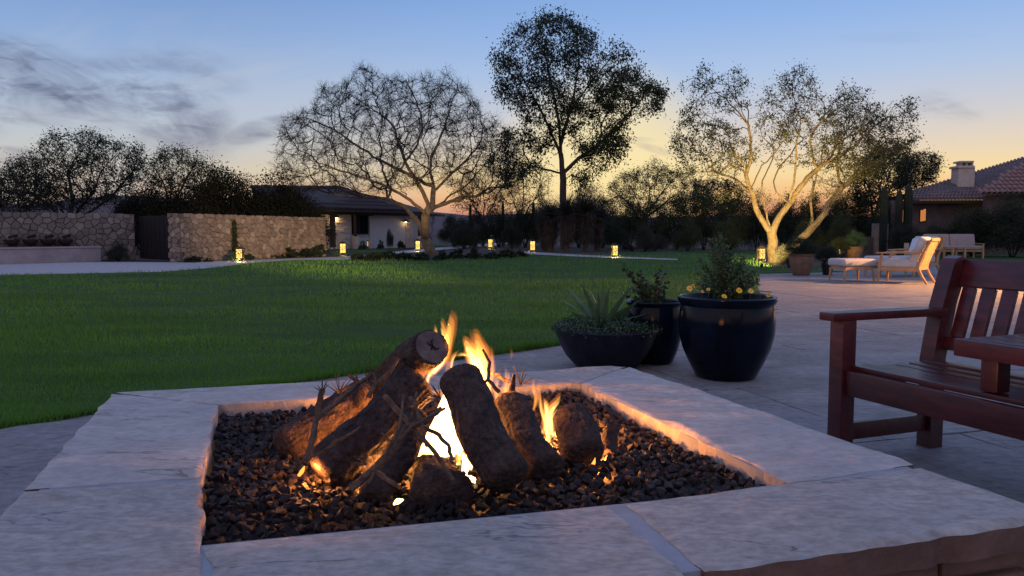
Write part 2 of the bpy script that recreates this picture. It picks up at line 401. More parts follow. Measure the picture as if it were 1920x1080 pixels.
def lamp(name, kind, loc, energy, col, parent=None, radius=.03, aim=None, angle=60, blend=.6, world=True):
    ld = bpy.data.lights.new(name, kind); ld.energy = energy; ld.color = col
    ld.shadow_soft_size = radius
    o = bpy.data.objects.new(name, ld); COL.objects.link(o)
    o.location = loc
    if kind == 'SPOT':
        ld.spot_size = math.radians(angle); ld.spot_blend = blend
    if aim is not None:
        o.rotation_euler = (Vector(aim) - Vector(loc)).to_track_quat('-Z', 'Y').to_euler()
    if parent is not None:
        mw = Matrix.Translation(o.location) @ o.rotation_euler.to_matrix().to_4x4()
        o.parent = parent; o.matrix_basis = wm(parent).inverted() @ mw
    return o

# ================================================================== GROUND
ZL, ZP = 0.030, 0.012
tag(sheet('ground', [(-900, -40), (900, -40), (900, 1500), (-900, 1500)], -0.02, M['dirt']), kind='structure')
gp = lambda L_, z=0.0: [G(x, y, z) for x, y in L_]
near_edge = gp([(0, 805), (95, 791), (167, 778)]) + gp([(640, 706), (790, 684), (930, 665), (1035, 650), (1160, 630), (1300, 604), (1428, 556), (1418, 536), (1424, 514)])
far_edge = gp([(1500, 512), (1430, 497), (1424, 484), (1420, 471), (1300, 470), (1180, 473), (1130, 480), (1000, 478), (960, 484), (840, 488), (700, 489), (640, 488), (560, 488), (480, 493), (400, 503), (300, 511), (150, 514), (0, 517), (-300, 525), (-900, 545)])
lawn_poly = [Vector((-14, .5, 0))] + [Vector((-5.2, 2.3, 0))] + near_edge + far_edge
lawn = sheet('lawn', lawn_poly, ZL - .012, M['lawn'])
# soil edge of the lawn
mb = MB()
for a, b in zip(([Vector((-5.2, 2.3, 0))] + near_edge)[:-1], near_edge):
    mb.add([(a.x, a.y, -.02), (b.x, b.y, -.02), (b.x, b.y, ZL - .0121), (a.x, a.y, ZL - .0121)], [(0, 1, 2, 3)])
tag(mb.build('lawn_edge', M['dirt']), kind='structure')
# blades
def blades(n, ymin, ymax, hgt, wid, seed, fade):
    r = np.random.default_rng(seed)
    u = r.random(n); Y = 1 / (1 / ymin + (1 / ymax - 1 / ymin) * u)       # density falls with distance squared
    X = (r.random(n) * 1.9 - .95) * Y
    ok = inside(X, Y, lawn_poly); X = X[ok]; Y = Y[ok]; n = len(X)
    sc = (Y / 6.0) ** fade; a = r.random(n) * 2 * PI
    patch = np.array([noise.noise(Vector((x * .35, y * .8, 3))) + .5 * noise.noise(Vector((x * 1.3, y * 2.6, 9))) for x, y in zip(X, Y)])
    h = hgt * sc * (.55 + .8 * r.random(n)) * np.clip(1 + .95 * patch, .25, 2.2); w = wid * sc * (.7 + .6 * r.random(n))
    dx, dy = np.cos(a), np.sin(a); ln = (r.random((n, 2)) - .5) * 1.0
    V = np.zeros((n, 3, 3)); V[:, 0] = np.c_[X - dx * w, Y - dy * w, np.full(n, ZL - .02)]; V[:, 1] = np.c_[X + dx * w, Y + dy * w, np.full(n, ZL - .02)]
    V[:, 2] = np.c_[X + ln[:, 0] * h, Y + ln[:, 1] * h, ZL - .012 + h]
    return V.reshape(-1, 3), np.arange(n * 3).reshape(-1, 3)
V, T = blades(430000, 3.2, 34, .026, .0032, 3, .75)
g = link('lawn_grass', fast_mesh('lawn_grass', V, T), M['blade']); tag(g, 'short dark green mown grass', 'grass', kind='stuff')
# longer tufts along the near edge
r = np.random.default_rng(5); vs = []
full = [Vector((-5.2, 2.3, 0))] + near_edge
for a, b in zip(full[:-3], full[1:-2]):
    ln = (b - a).length; k = int(ln * 1900); t = r.random(k); dd = np.abs(r.normal(0, .055, k))
    nrm = Vector((-(b - a).y, (b - a).x, 0)).normalized()
    for i in range(k):
        p = a.lerp(b, t[i]) + nrm * (dd[i] - .015); h = (.032 + .03 * r.random()) * (1 + 1.1 * max(-.4, noise.noise(Vector((p.x * 3.5, p.y * 3.5, 2))))); an = r.random() * 6.28; w = .0028
        lean = (-nrm * (.7 * r.random()) + Vector((r.random() - .5, r.random() - .5, 0))) * h
        vs += [(p.x - math.cos(an) * w, p.y - math.sin(an) * w, ZL - .03), (p.x + math.cos(an) * w, p.y + math.sin(an) * w, ZL - .03), (p.x + lean.x, p.y + lean.y, ZL - .012 + h * (.5 + .5 * r.random()))]
g = link('lawn_edge_tufts', fast_mesh('lawn_edge_tufts', vs, np.arange(len(vs)).reshape(-1, 3)), M['blade']); tag(g, 'ragged longer grass along the lawn edge by the patio', 'grass', kind='stuff')

# far path
sheet('path', gp([(-900, 545), (-300, 525), (0, 517), (150, 514), (300, 511), (400, 503), (480, 493), (560, 488), (640, 488)]) +
      gp([(640, 482), (560, 484), (480, 487), (330, 492), (200, 491), (0, 494), (-300, 500), (-900, 515)]), .004, M['path'])
sheet('garden_path', gp([(640, 488), (700, 482), (790, 472), (880, 464), (950, 459), (985, 456), (990, 448), (975, 448), (955, 454), (880, 459), (790, 467), (700, 476), (640, 482)]), .008, M['path'])
sheet('lawn_path', gp([(985, 478), (1060, 482), (1150, 486), (1270, 490), (1270, 487.5), (1150, 482.5), (1060, 478), (1010, 475), (975, 473)]), ZL + .012, M['path'])
sheet('far_lawn', gp([(640, 480), (700, 474), (790, 465), (860, 460), (830, 456), (740, 460), (640, 466)]), .004, M['lawn'])

# patio: grout bed plus slabs
patio_poly = [Vector((-5.2, 2.3, 0))] + near_edge + gp([(1560, 517), (1640, 509), (1760, 497), (1920, 491), (2500, 486)]) + [Vector((22, 3, 0)), Vector((16, -12, 0)), Vector((-12, -12, 0)), Vector((-12, .2, 0))]
patio = sheet('patio', patio_poly, 0.0, M['grout'])
def clip(poly, nx, ny, d):
    out_ = []
    for i in range(len(poly)):
        a = poly[i]; b = poly[(i + 1) % len(poly)]; da = a[0] * nx + a[1] * ny - d; db = b[0] * nx + b[1] * ny - d
        if da <= 0: out_.append(a)
        if (da < 0) != (db < 0) and abs(da - db) > 1e-12:
            t = da / (da - db); out_.append((a[0] + (b[0] - a[0]) * t, a[1] + (b[1] - a[1]) * t))
    return out_
def shrink(poly, d):
    cx_ = sum(p[0] for p in poly) / len(poly); cy_ = sum(p[1] for p in poly) / len(poly); res = list(poly); n = len(poly)
    for i in range(n):
        a = poly[i]; b = poly[(i + 1) % n]; nx, ny = b[1] - a[1], -(b[0] - a[0]); l_ = math.hypot(nx, ny)
        if l_ < 1e-6: continue
        nx /= l_; ny /= l_
        if (cx_ - a[0]) * nx + (cy_ - a[1]) * ny > 0: nx, ny = -nx, -ny
        res = clip(res, nx, ny, a[0] * nx + a[1] * ny - d)
        if len(res) < 3: return []
    return res
def dedupe(p, e=1e-3):
    o = []
    for q in p:
        if not o or math.hypot(q[0] - o[-1][0], q[1] - o[-1][1]) > e: o.append(q)
    if len(o) > 1 and math.hypot(o[0][0] - o[-1][0], o[0][1] - o[-1][1]) <= e: o.pop()
    return o
def roughen(poly, step, amp, seed):
    o = []
    for i in range(len(poly)):
        a = Vector(poly[i] + (0,)); b = Vector(poly[(i + 1) % len(poly)] + (0,)); n = max(1, int((b - a).length / step))
        for k in range(n):
            p = a.lerp(b, k / n); q = Vector((p.x * 5, p.y * 5, seed))
            o.append((p.x + noise.noise(q) * amp, p.y + noise.noise(q + Vector((7, 3, 1))) * amp))
    return o
rr = random.Random(11)
ux, uy = Vector((.957, .29, 0)), Vector((-.29, .957, 0))
pp = [(v.x, v.y) for v in patio_poly]
row = -3.0; ns = 0
while row < 17:
    dep = rr.choice((.95, 1.25, 1.5)) * (1.0 if row < 6 else 1.5); s0 = -12 + rr.random()
    while s0 < 22:
        wd = rr.uniform(1.0, 1.9) * (1.0 if row < 6 else 1.5)
        q = [ux * s0 + uy * row, ux * (s0 + wd) + uy * (row + rr.uniform(-.06, .06)), ux * (s0 + wd) + uy * (row + dep), ux * s0 + uy * (row + dep)]
        c = sum(q, Vector()) / 4
        s0 += wd
        if c.y < .2 or abs(c.x) > .72 * c.y + 1.6 or c.y > 33: continue
        cell = [(v.x, v.y) for v in q]
        # keep whole slab if inside, trimmed along the lawn edge otherwise
        xs = np.array([p[0] for p in cell]); ys = np.array([p[1] for p in cell]); ins = inside(xs, ys, pp)
        if not ins.any(): continue
        if not ins.all():
            for a, b in zip(full[:-1], full[1:]):
                dvec = b - a; nx, ny = -dvec.y, dvec.x; l_ = math.hypot(nx, ny); nx /= l_; ny /= l_
                mid = (a + b) / 2
                if (mid - c).length < 3.2 and a.y > 2: 
                    t2 = clip(cell, nx, ny, a.x * nx + a.y * ny)
                    if len(t2) >= 3: cell = t2
        cell = shrink(dedupe(cell), .007)
        if len(cell) < 3: continue
        cell = dedupe(roughen(cell, .16, .02, ns), .01)
        if len(cell) < 3: continue
        zt = ZP - .004 + rr.random() * .004
        MB().prism(cell, 0.001, zt).build('paving_slab', M['patio'] if rr.random() < .6 else M['patio2'], patio); ns += 1
    row += dep
# ================================================================== FIRE PIT
HP = 0.43
hp = lambda x, y, z=HP: G(x, y, z)
A, B, C_, D = hp(360, 1015), hp(1478, 906), hp(1085, 717), hp(412, 757)
def isect(p, d, q, e):
    den = d.x * e.y - d.y * e.x; t = ((q.x - p.x) * e.y - (q.y - p.y) * e.x) / den
    return p + d * t
oBL, oBR = hp(208, 734), hp(1178, 685)
lp, ld_ = oBL, (hp(35, 918) - oBL)
rp, rd_ = oBR, (hp(1830, 903) - oBR)
fp, fd_ = hp(1330, 1080), (hp(1925, 990) - hp(1330, 1080))
oFL = isect(lp, ld_, fp, fd_); oFR = isect(rp, rd_, fp, fd_)
pitc = (A + B + C_ + D) / 4; pitc.z = 0
pit = thing('fire_pit', 'square stone fire pit with broad pale coping and dark lava rock', 'fire pit', pitc)
cen_pit = (oFL + oFR + oBL + oBR) / 4
_ax = (oFR - oFL).normalized(); _ay = Vector((-_ax.y, _ax.x, 0))
pit_ax = ((_ax, (oFR - oFL).length / 2), (_ay, (oBL - oFL).length / 2))
def slab(q, m, name='coping_stone', nx=46, ny=22, seed=0, zt=HP, th=.055):
    a, b, c, d = q; k = seed * 3.7
    def pt(s, t):
        p = a.lerp(b, s).lerp(d.lerp(c, s), t)
        e = min(s, 1 - s, t, 1 - t)
        w = .010 if e < 1e-6 else 0.0
        jx = noise.noise(Vector((p.x * 14, p.y * 14, k))) * w; jy = noise.noise(Vector((p.x * 14, p.y * 14, k + 9))) * w
        rr_ = noise.fractal(Vector((p.x * 3.0, p.y * 9, k)), .8, 2.1, 5)
        st = .0
        v = noise.noise(Vector((p.x * 2.2, p.y * 7.5, k + 4)))
        st = .0035 * min(1, max(0, (v - .06) * 22)) + .003 * min(1, max(0, (v - .28) * 22)) - .003 * min(1, max(0, (-.22 - v) * 22))
        ed = min(1, e * 26)
        z = zt + max(-.0028, rr_ * .0032 + st) * ed - .0045 * (1 - ed) ** 2
        return Vector((p.x + jx, p.y + jy, z))
    vs = [pt(i / nx, j / ny) for j in range(ny + 1) for i in range(nx + 1)]; fs = []
    W_ = nx + 1
    for j in range(ny):
        for i in range(nx): fs.append((j * W_ + i, j * W_ + i + 1, (j + 1) * W_ + i + 1, (j + 1) * W_ + i))
    ring = [i for i in range(nx + 1)] + [j * W_ + nx for j in range(1, ny + 1)] + [ny * W_ + i for i in range(nx - 1, -1, -1)] + [j * W_ for j in range(ny - 1, 0, -1)]
    k0 = len(vs); n = len(ring)
    lows = []
    for lev in (.35, 1.0):
        for idx in ring:
            v = vs[idx]; o = noise.noise(Vector((v.x * 22, v.y * 22, k + lev * 5))) * .006
            cc = (a + b + c + d) / 4; dr = (v - cc); dr.z = 0; dr.normalize()
            lows.append(Vector((v.x, v.y, zt - th * lev)) + dr * o)
    vs += lows
    for i in range(n):
        j = (i + 1) % n
        fs.append((ring[i], k0 + i, k0 + j, ring[j])); fs.append((k0 + i, k0 + n + i, k0 + n + j, k0 + j))
    fs.append(tuple(k0 + n + i for i in range(n)))
    m_ = MB(); m_.v = vs; m_.f = fs
    o_ = m_.build(name, m, pit, smooth=True, world=True); o_.data.materials.append(M['pitwall'])
    c0 = cen_pit; ip = wm(pit)
    for f_ in o_.data.polygons[nx * ny:]:
        w_ = ip @ f_.center
        if max(abs((w_ - c0).dot(e_)) / h_ for e_, h_ in pit_ax) > .93 or w_.z < zt - th + .003: f_.material_index = 1
    return o_
def inset(q, g=.011):
    c = sum(q, Vector()) / 4; n = 4; res = []
    for i in range(4):
        p = q[i]; e1 = (q[(i + 1) % 4] - p).normalized(); e0 = (q[i - 1] - p).normalized()
        res.append(p + (e1 + e0) * g)
    return res
fl = lambda p, q, t: p.lerp(q, t)
sL_o = hp(35, 918); sL_i = fl(A, D, .42)
s2_i = isect(A, B - A, hp(1150, 938), hp(1310, 1078) - hp(1150, 938)); s2_o = isect(fp, fd_, hp(1150, 938), hp(1310, 1078) - hp(1150, 938))
s1_o = isect(fp, fd_, A, (hp(372, 1078) - A))
sR_o = isect(rp, rd_, B, hp(1745, 866) - B)
stones = [
    ([oFL, s1_o, A, sL_o], 'coping2'), ([sL_o, A, fl(A, D, .42), fl(sL_o, oBL, .03)], None)]
Ii = isect(A, D - A, hp(178, 913), hp(378, 894) - hp(178, 913))
quads = [
    ([oFL, s1_o, Ii, sL_o], 'coping2', 60, 60),
    ([sL_o, Ii, D, oBL], 'coping', 60, 70),
    ([oBL, D, fl(D, C_, .46), fl(oBL, oBR, .47)], 'coping', 40, 18),
    ([fl(oBL, oBR, .47), fl(D, C_, .46), C_, oBR], 'coping2', 40, 18),
    ([C_, B, sR_o, oBR], 'coping', 110, 44),
    ([B, s2_i, s2_o, oFR], 'coping2', 46, 30),
    ([s2_i, A, s1_o, s2_o], 'coping2', 110, 52),
]
quads[5] = ([s2_i, s2_o, oFR, sR_o], 'coping2', 60, 110)
for i, (q, mk, nx_, ny_) in enumerate(quads):
    slab(inset(q, .010 if i not in (5, 6) else .019), M[mk], nx=nx_, ny=ny_, seed=i + 1)
slab(inset([B, oFR, sR_o, B.lerp(sR_o, .02)], .012), M['coping2'], nx=20, ny=16, seed=21) if False else None
# the corner triangle between the two seams is covered by widening the front slab
# mortar bed 5 mm below the stone tops
mo = MB()
def ringquads(outer, inner, z0, z1):
    for i in range(4):
        j = (i + 1) % 4
        q = [outer[i], outer[j], inner[j], inner[i]]
        vs = [Vector((p.x, p.y, z0)) for p in q] + [Vector((p.x, p.y, z1)) for p in q]
        mo.add(vs, [(3, 2, 1, 0), (4, 5, 6, 7), (0, 1, 5, 4), (1, 2, 6, 5), (2, 3, 7, 6), (3, 0, 4, 7)])
cen = (oFL + oFR + oBL + oBR) / 4
ins_ = lambda p, d: p + (cen - p).normalized() * d
ringquads([ins_(p, .052) for p in (oFL, oFR, oBR, oBL)], [ins_(p, -.012) for p in (A, B, C_, D)], HP - .05, HP - .0062)
mo.build('mortar_joint', M['mortar'], pit, world=True)
mo = MB(); ringquads([ins_(p, .10) for p in (oFL, oFR, oBR, oBL)], [ins_(p, -.03) for p in (A, B, C_, D)], 0.0, HP - .056)
mo.build('side_wall', M['pitwall'], pit, world=True)
# veneer stones of the near side below the coping
def veneer(p0, p1):
    d = (p1 - p0); ln = d.length; d.normalize(); nrm = Vector((d.y, -d.x, 0)); z = .01; rw = 0
    while z < HP - .08:
        h = min(.105, HP - .062 - z); s = 0 if rw % 2 else -.1
        while s < ln:
            w = rr.uniform(.16, .3); a = max(s, 0); b = min(s + w, ln)
            if b - a > .04:
                m_ = MB(); pr = .015 + rr.random() * .012
                R = Matrix((d, nrm, Vector((0, 0, 1)))).transposed()
                m_.bbox(p0 + d * ((a + b) / 2) + nrm * (pr / 2 - .004) + Vector((0, 0, z + h / 2)), (b - a - .012, pr + .01, h - .012), .006, R)
                m_.build('veneer_stone', M['pitwall'], pit, world=True)
            s += w
        z += h; rw += 1
w0 = [ins_(p, .10) for p in (oFL, oFR, oBR, oBL)]
for v in w0: v.z = 0
veneer(w0[0], w0[1]); veneer(w0[1], w0[2])
# inner lining and bed
ZR = HP - .040
mo = MB(); ringquads([ins_(p, -.028) for p in (A, B, C_, D)], [ins_(p, -.017) for p in (A, B, C_, D)], ZR - .1, HP - .0555)
mo.build('inner_lining', M['liner'], pit, world=True)
bed = MB(); bed.add([Vector((p.x, p.y, ZR - .02)) for p in (A, B, C_, D)], [(0, 1, 2, 3)]); bed.build('rock_bed', M['lava'], pit, world=True)
# lava rocks
def hull_rock(seed, n=14):
    r = random.Random(seed); bm = bmesh.new()
    for _ in range(n):
        v = Vector((r.gauss(0, 1), r.gauss(0, 1), r.gauss(0, 1))).normalized() * r.uniform(.5, 1.1); v.z *= .85
        bm.verts.new(v)
    h = bmesh.ops.convex_hull(bm, input=bm.verts)
    bmesh.ops.delete(bm, geom=[v for v in bm.verts if not v.link_faces], context='VERTS')
    me = bpy.data.meshes.new('lava_rock'); bm.to_mesh(me); bm.free(); me.materials.append(M['lava']); return me
rocks = [hull_rock(i) for i in range(8)]
ipit = wm(pit).inverted(); spots = []
sx = 56; sy = 50
for i in range(sx):
    for j in range(sy):
        s = (i + .5 + rr.uniform(-.45, .45)) / sx; t = (j + .5 + rr.uniform(-.45, .45)) / sy
        p = A.lerp(B, s).lerp(D.lerp(C_, s), t)
        z = ZR + .004 + .012 * noise.noise(Vector((p.x * 6, p.y * 6, 0))) + rr.uniform(-.006, .008)
        e = min(s, 1 - s, t, 1 - t)
        if e < .018: z -= .008
        spots.append((p.y, Vector((p.x, p.y, z)), rr.uniform(.0085, .0175)))
spots.sort(key=lambda a: a[0])
VV = []; FF = []
for k, (y, p, rad) in enumerate(spots):
    me = rocks[k % 8]; R = Matrix.Rotation(rr.random() * 6.28, 4, Vector((rr.random() - .5, rr.random() - .5, rr.random() - .5)).normalized())
    Mx = Matrix.Translation(ipit @ p) @ R @ Matrix.Diagonal((rad * rr.uniform(.8, 1.3), rad, rad, 1))
    if k < 300:
        o = bpy.data.objects.new('lava_rock', me); COL.objects.link(o); o.parent = pit; o.matrix_basis = Mx
    else:
        b0 = len(VV); VV += [tuple(Mx @ v.co) for v in me.vertices]; FF += [tuple(b0 + i for i in f.vertices) for f in me.polygons]
me = bpy.data.meshes.new('lava_gravel'); me.from_pydata(VV, [], FF); me.update()
o = link('lava_gravel', me, M['lava'], pit); o['kind'] = 'stuff'

# ------------------------------------------------------------------ logs
def log(p0, p1, r0, r1, label, seed, flat_end=None, grp=None, n=72, rings=84, knob=None, amp=.10):
    """p0 lower end, p1 upper end"""
    base = Vector((p0.x, p0.y, min(p0.z, p1.z) - r0 * .5))
    t = thing('fire_log', label, 'log', base, 0, 'logs stacked in the fire pit')
    d = (p1 - p0); ln = d.length; dn = d.normalized(); u = dn.orthogonal().normalized(); w = dn.cross(u)
    side_ = u * random.uniform(-1, 1) + w * random.uniform(-1, 1)
    def ctr(s): return p0.lerp(p1, s) + side_ * (.008 * math.sin(s * PI) + .004 * math.sin(s * 9 + seed))
    m_ = MB(); prof = []
    for i in range(rings + 1):
        s = i / rings; r = r0 + (r1 - r0) * s
        prof.append((s, r, 0))
    ends = []
    caplo = [(-.30 * r0, .30), (-.28 * r0, .62), (-.20 * r0, .86), (-.08 * r0, .96)]
    caphi = [(.10 * r1, .97), (.26 * r1, .86), (.36 * r1, .62), (.39 * r1, .30)] if flat_end != 'top' else [(.05 * r1, .95)]
    P_ = [(-a if False else a, k) for a, k in caplo]
    seq = [(0, a, r0 * k) for a, k in caplo] + [(s, 0, r) for s, r, _ in prof] + [(1, a, r1 * k) for a, k in caphi]
    for (s, off, r) in seq:
        c = ctr(s) + dn * off
        for j in range(n):
            a = 2 * PI * j / n
            q = Vector((math.cos(a) * 2.2, math.sin(a) * 2.2, s * ln * 9 + seed * 5))
            disp = amp * .6 * noise.noise(q) + amp * .5 * noise.noise(q * 3.1) + amp * .6 * (abs(noise.noise(Vector((math.cos(a) * 6, math.sin(a) * 6, s * ln * 30 + seed)))) - .2)
            vd = noise.voronoi(Vector((math.cos(a) * 3.2, math.sin(a) * 3.2, s * ln * 15 + seed + .8 * noise.noise(q * 1.5))))[0]
            disp += amp * 1.5 * (min(.30, vd[1] - vd[0]) - .2) + .05 * noise.noise(Vector((math.cos(a) * .3, 0, s * ln * 5 + seed * 3))) + .07 * noise.noise(Vector((math.cos(a) * 1.1, math.sin(a) * 1.1, s * ln * 7 + seed * 9)))
            rr_ = r * (1 + disp)
            m_.v.append(c + u * math.cos(a) * rr_ + w * math.sin(a) * rr_)
    R_ = len(seq)
    for i in range(R_ - 1):
        for j in range(n):
            a = i * n + j; b = i * n + (j + 1) % n; m_.f.append((a, b, b + n, a + n))
    m_.f.append(tuple(range(n))[::-1])
    if flat_end != 'top': m_.f.append(tuple((R_ - 1) * n + j for j in range(n)))
    else: m_.f.append(tuple((R_ - 1) * n + j for j in range(n)))
    m_.build('log_bark', M['bark'], t, smooth=True, world=True)
    if flat_end == 'top':
        e = MB(); c = ctr(1) + dn * (.07 * r1); k0 = 0
        e.v.append(c + dn * .004)
        for kk, rad in enumerate((.3, .6, .9)):
            for j in range(n):
                a = 2 * PI * j / n; e.v.append(c + (u * math.cos(a) + w * math.sin(a)) * r1 * rad * (1 + .02 * noise.noise(Vector((a, kk, seed)))) + dn * (.004 - .004 * rad))
        for j in range(n): e.f.append((0, 1 + j, 1 + (j + 1) % n))
        for kk in range(2):
            for j in range(n):
                a = 1 + kk * n + j; b = 1 + kk * n + (j + 1) % n; e.f.append((a, a + n, b + n, b))
        e.build('cut_end', M['logend'], t, smooth=True, world=True)
        cr = MB()
        for k in range(5):
            a = k * PI / 2.5 + random.uniform(-.45, .45) + .2; L_ = r1 * random.uniform(.28, .78)
            dv = u * math.cos(a) + w * math.sin(a); pv = dn.cross(dv); o0 = c + dn * .0052
            kink = o0 + dv * L_ * .5 + pv * random.uniform(-.009, .009)
            cr.add([o0 - pv * .0028, o0 + pv * .0028, kink + pv * .0022, kink - pv * .0022], [(0, 1, 2, 3)])
            cr.add([kink - pv * .0022, kink + pv * .0022, o0 + dv * L_], [(0, 1, 2)])
        cr.build('end_crack', M['crack'], t, world=True)
    if knob is not None:
        q0, q1, ra, rb = knob; kb = MB()
        pts = [q0.lerp(q1, i / 7) for i in range(8)]
        kb.tube(pts, [ra + (rb - ra) * i / 7 for i in range(8)], 16, True, .12); kb.build('branch_stub', M['bark'], t, smooth=True, world=True)
    return t
px2m = lambda px, Y: px * Y / FPX
def LG(x0, y0, Y0, x1, y1, Y1, w0_, w1_, label, seed, **k):
    return log(P(x0, y0, Y0), P(x1, y1, Y1), px2m(w0_, Y0), px2m(w1_, Y1), label, seed, **k)
LG(690, 765, 2.30, 808, 650, 1.96, 40, 36, 'topmost log of the pile, its cut end showing a star shaped crack', 1, flat_end='top')
LG(536, 838, 2.02, 684, 752, 2.20, 38, 42, 'leftmost log lying low on the lava rocks with a forked stub', 2, knob=(P(672, 770, 2.14), P(690, 722, 2.10), .028, .020))
LG(614, 884, 1.80, 776, 722, 1.96, 50, 42, 'thick log left of the flames leaning up, underside lit orange', 3, amp=.12)
LG(948, 894, 1.66, 864, 712, 1.84, 45, 41, 'large central log leaning upright right in front of the flames', 4)
LG(1020, 880, 1.80, 958, 758, 1.98, 40, 32, 'log right of the central one with a horn-like stub on top', 5, knob=(P(958, 745, 1.98), P(964, 702, 2.0), .012, .004))
LG(1094, 852, 1.92, 1072, 786, 2.02, 42, 39, 'short stubby log at the right end of the pile', 6)
LG(826, 938, 1.66, 804, 880, 1.80, 66, 34, 'low front log stub pointing at the viewer below the flames', 8)
LG(700, 930, 1.66, 782, 784, 1.84, 31, 26, 'slim front log leaning right across the fire opening', 9)
LG(1142, 850, 1.98, 1146, 806, 2.03, 17, 15, 'smallest log chunk standing at the right edge of the pile', 7, n=24, rings=16)
LG(880, 905, 2.02, 905, 790, 2.08, 28, 24, 'back log glowing behind the fire opening', 10)
# ------------------------------------------------------------------ twigs
def twig(ptsYs, r0, r1, label, seed, subs=()):
    t = thing('fire_twig', label, 'twig', P(*ptsYs[0]), 0, 'thin branches laid over the logs')
    r = random.Random(seed)
    def path(pl, n=5):
        ps = [P(*q) for q in pl]; o_ = []
        for a, b in zip(ps[:-1], ps[1:]):
            for i in range(n): o_.append(a.lerp(b, i / n) + Vector((r.uniform(-1, 1), r.uniform(-1, 1), r.uniform(-1, 1))) * .0016)
        return o_ + [ps[-1]]
    pts = path(ptsYs); n = len(pts)
    MB().tube(pts, [r0 + (r1 - r0) * i / (n - 1) * r.uniform(.85, 1.1) for i in range(n)], 9, True, .2).build('twig_stem', M['twigbark'], t, smooth=True, world=True)
    for pl, ra, rb in subs:
        q = path(pl); n = len(q)
        MB().tube(q, [ra + (rb - ra) * i / (n - 1) for i in range(n)], 7, True, .2).build('side_twig', M['twigbark'], t, smooth=True, world=True)
    return t
twig([(572, 872, 1.70), (584, 830, 1.74), (594, 785, 1.78), (625, 760, 1.84), (668, 722, 1.92), (700, 700, 1.94)], .008, .005, 'pale lit twig rising over the leftmost log', 1,
     [([(596, 785, 1.78), (598, 755, 1.78), (606, 730, 1.78)], .008, .0065)])
twig([(690, 745, 1.85), (710, 715, 1.86), (728, 700, 1.88), (748, 672, 1.9)], .007, .004, 'short twig with needles against the topmost log', 2, [([(706, 720, 1.86), (700, 700, 1.86)], .004, .002)])
twig([(722, 742, 1.70), (768, 795, 1.64), (812, 845, 1.60), (850, 900, 1.58)], .0062, .0045, 'long twig crossing down right over the fire opening', 3, [([(768, 795, 1.64), (776, 765, 1.64), (782, 735, 1.66)], .0045, .003)])
twig([(660, 915, 1.58), (700, 880, 1.58), (738, 845, 1.60), (760, 800, 1.62), (800, 790, 1.64), (828, 765, 1.66)], .0085, .0055, 'twisted dark twig crossing up right over the fire opening', 4, [([(745, 830, 1.6), (770, 800, 1.6), (835, 765, 1.62)], .004, .003), ([(700, 880, 1.58), (725, 900, 1.56), (750, 915, 1.55)], .006, .004)])
twig([(788, 800, 1.66), (820, 812, 1.64), (840, 835, 1.62), (848, 868, 1.6)], .005, .004, 'curved twig before the brightest flame', 5)
twig([(935, 735, 1.92), (915, 712, 1.92), (918, 680, 1.94), (905, 655, 1.95)], .0055, .003, 'crooked twig sticking up behind the central log', 6, [([(915, 712, 1.92), (900, 725, 1.9)], .004, .002)])
twig([(955, 715, 2.05), (935, 705, 2.06), (920, 700, 2.06)], .006, .004, 'lit orange twig behind the horned log', 7)
twig([(600, 745, 2.1), (600, 735, 2.1), (607, 730, 2.1)], .004, .003, 'tiny stub behind the forked twig', 8)
def needles(px, py, Y, R_px, k, a0, a1, label, seed, m='twigbark'):
    r = random.Random(seed); c = P(px, py, Y); mb_ = MB()
    for i in range(k):
        a = math.radians(r.uniform(a0, a1)); l_ = px2m(R_px, Y) * r.uniform(.6, 1.1); d = Vector((math.cos(a), r.uniform(-.5, .5), math.sin(a))).normalized()
        mb_.tube([c, c + d * l_ * .5, c + d * l_], [.0018, .0015, .0006], 4)
    o_ = mb_.build('needle_tuft', M[m], None, base=True); tag(o_, label, 'twig tuft', 'needle tufts stuck among the logs'); return o_
needles(705, 697, 1.90, 34, 7, 30, 200, 'needle tuft on the twig beside the topmost log', 1)
needles(560, 880, 1.66, 38, 13, 50, 170, 'needle tuft glowing on the rocks at far left of the pile', 2)
needles(636, 738, 2.1, 40, 10, 30, 170, 'needle tuft standing behind the leftmost log', 3)
needles(976, 722, 2.05, 38, 12, 5, 120, 'needle tuft beside the horned log', 4)
needles(826, 748, 1.68, 34, 10, 100, 190, 'needle tuft hanging over the top of the fire opening', 5)
needles(688, 872, 1.58, 30, 8, 90, 200, 'needle tuft low over the glowing burner', 6)

twig([(655, 705, 1.96), (672, 716, 1.95), (690, 712, 1.94), (712, 722, 1.93)], .005, .003, 'knobbly twig across the stub of the leftmost log', 11, [([(672, 716, 1.95), (666, 700, 1.95)], .004, .003), ([(690, 712, 1.94), (686, 700, 1.94)], .003, .002)])
twig([(575, 862, 1.70), (600, 850, 1.70), (640, 822, 1.70), (676, 800, 1.71)], .004, .0025, 'thin twig lying up the side of the thick left log', 12)
twig([(690, 905, 1.57), (720, 860, 1.58), (748, 800, 1.60), (758, 742, 1.64)], .0045, .003, 'straight upright twig left of the fire opening', 13, [([(735, 830, 1.59), (715, 812, 1.6)], .003, .0015)])
twig([(770, 745, 1.66), (790, 790, 1.62), (800, 838, 1.6)], .0045, .003, 'short twig hanging into the fire opening', 14)
needles(745, 675, 1.92, 26, 7, 20, 120, 'needle tuft at the tip of the short upper twig', 7)
needles(604, 735, 1.78, 26, 8, 40, 150, 'needle tuft at the tip of the forked twig', 8)
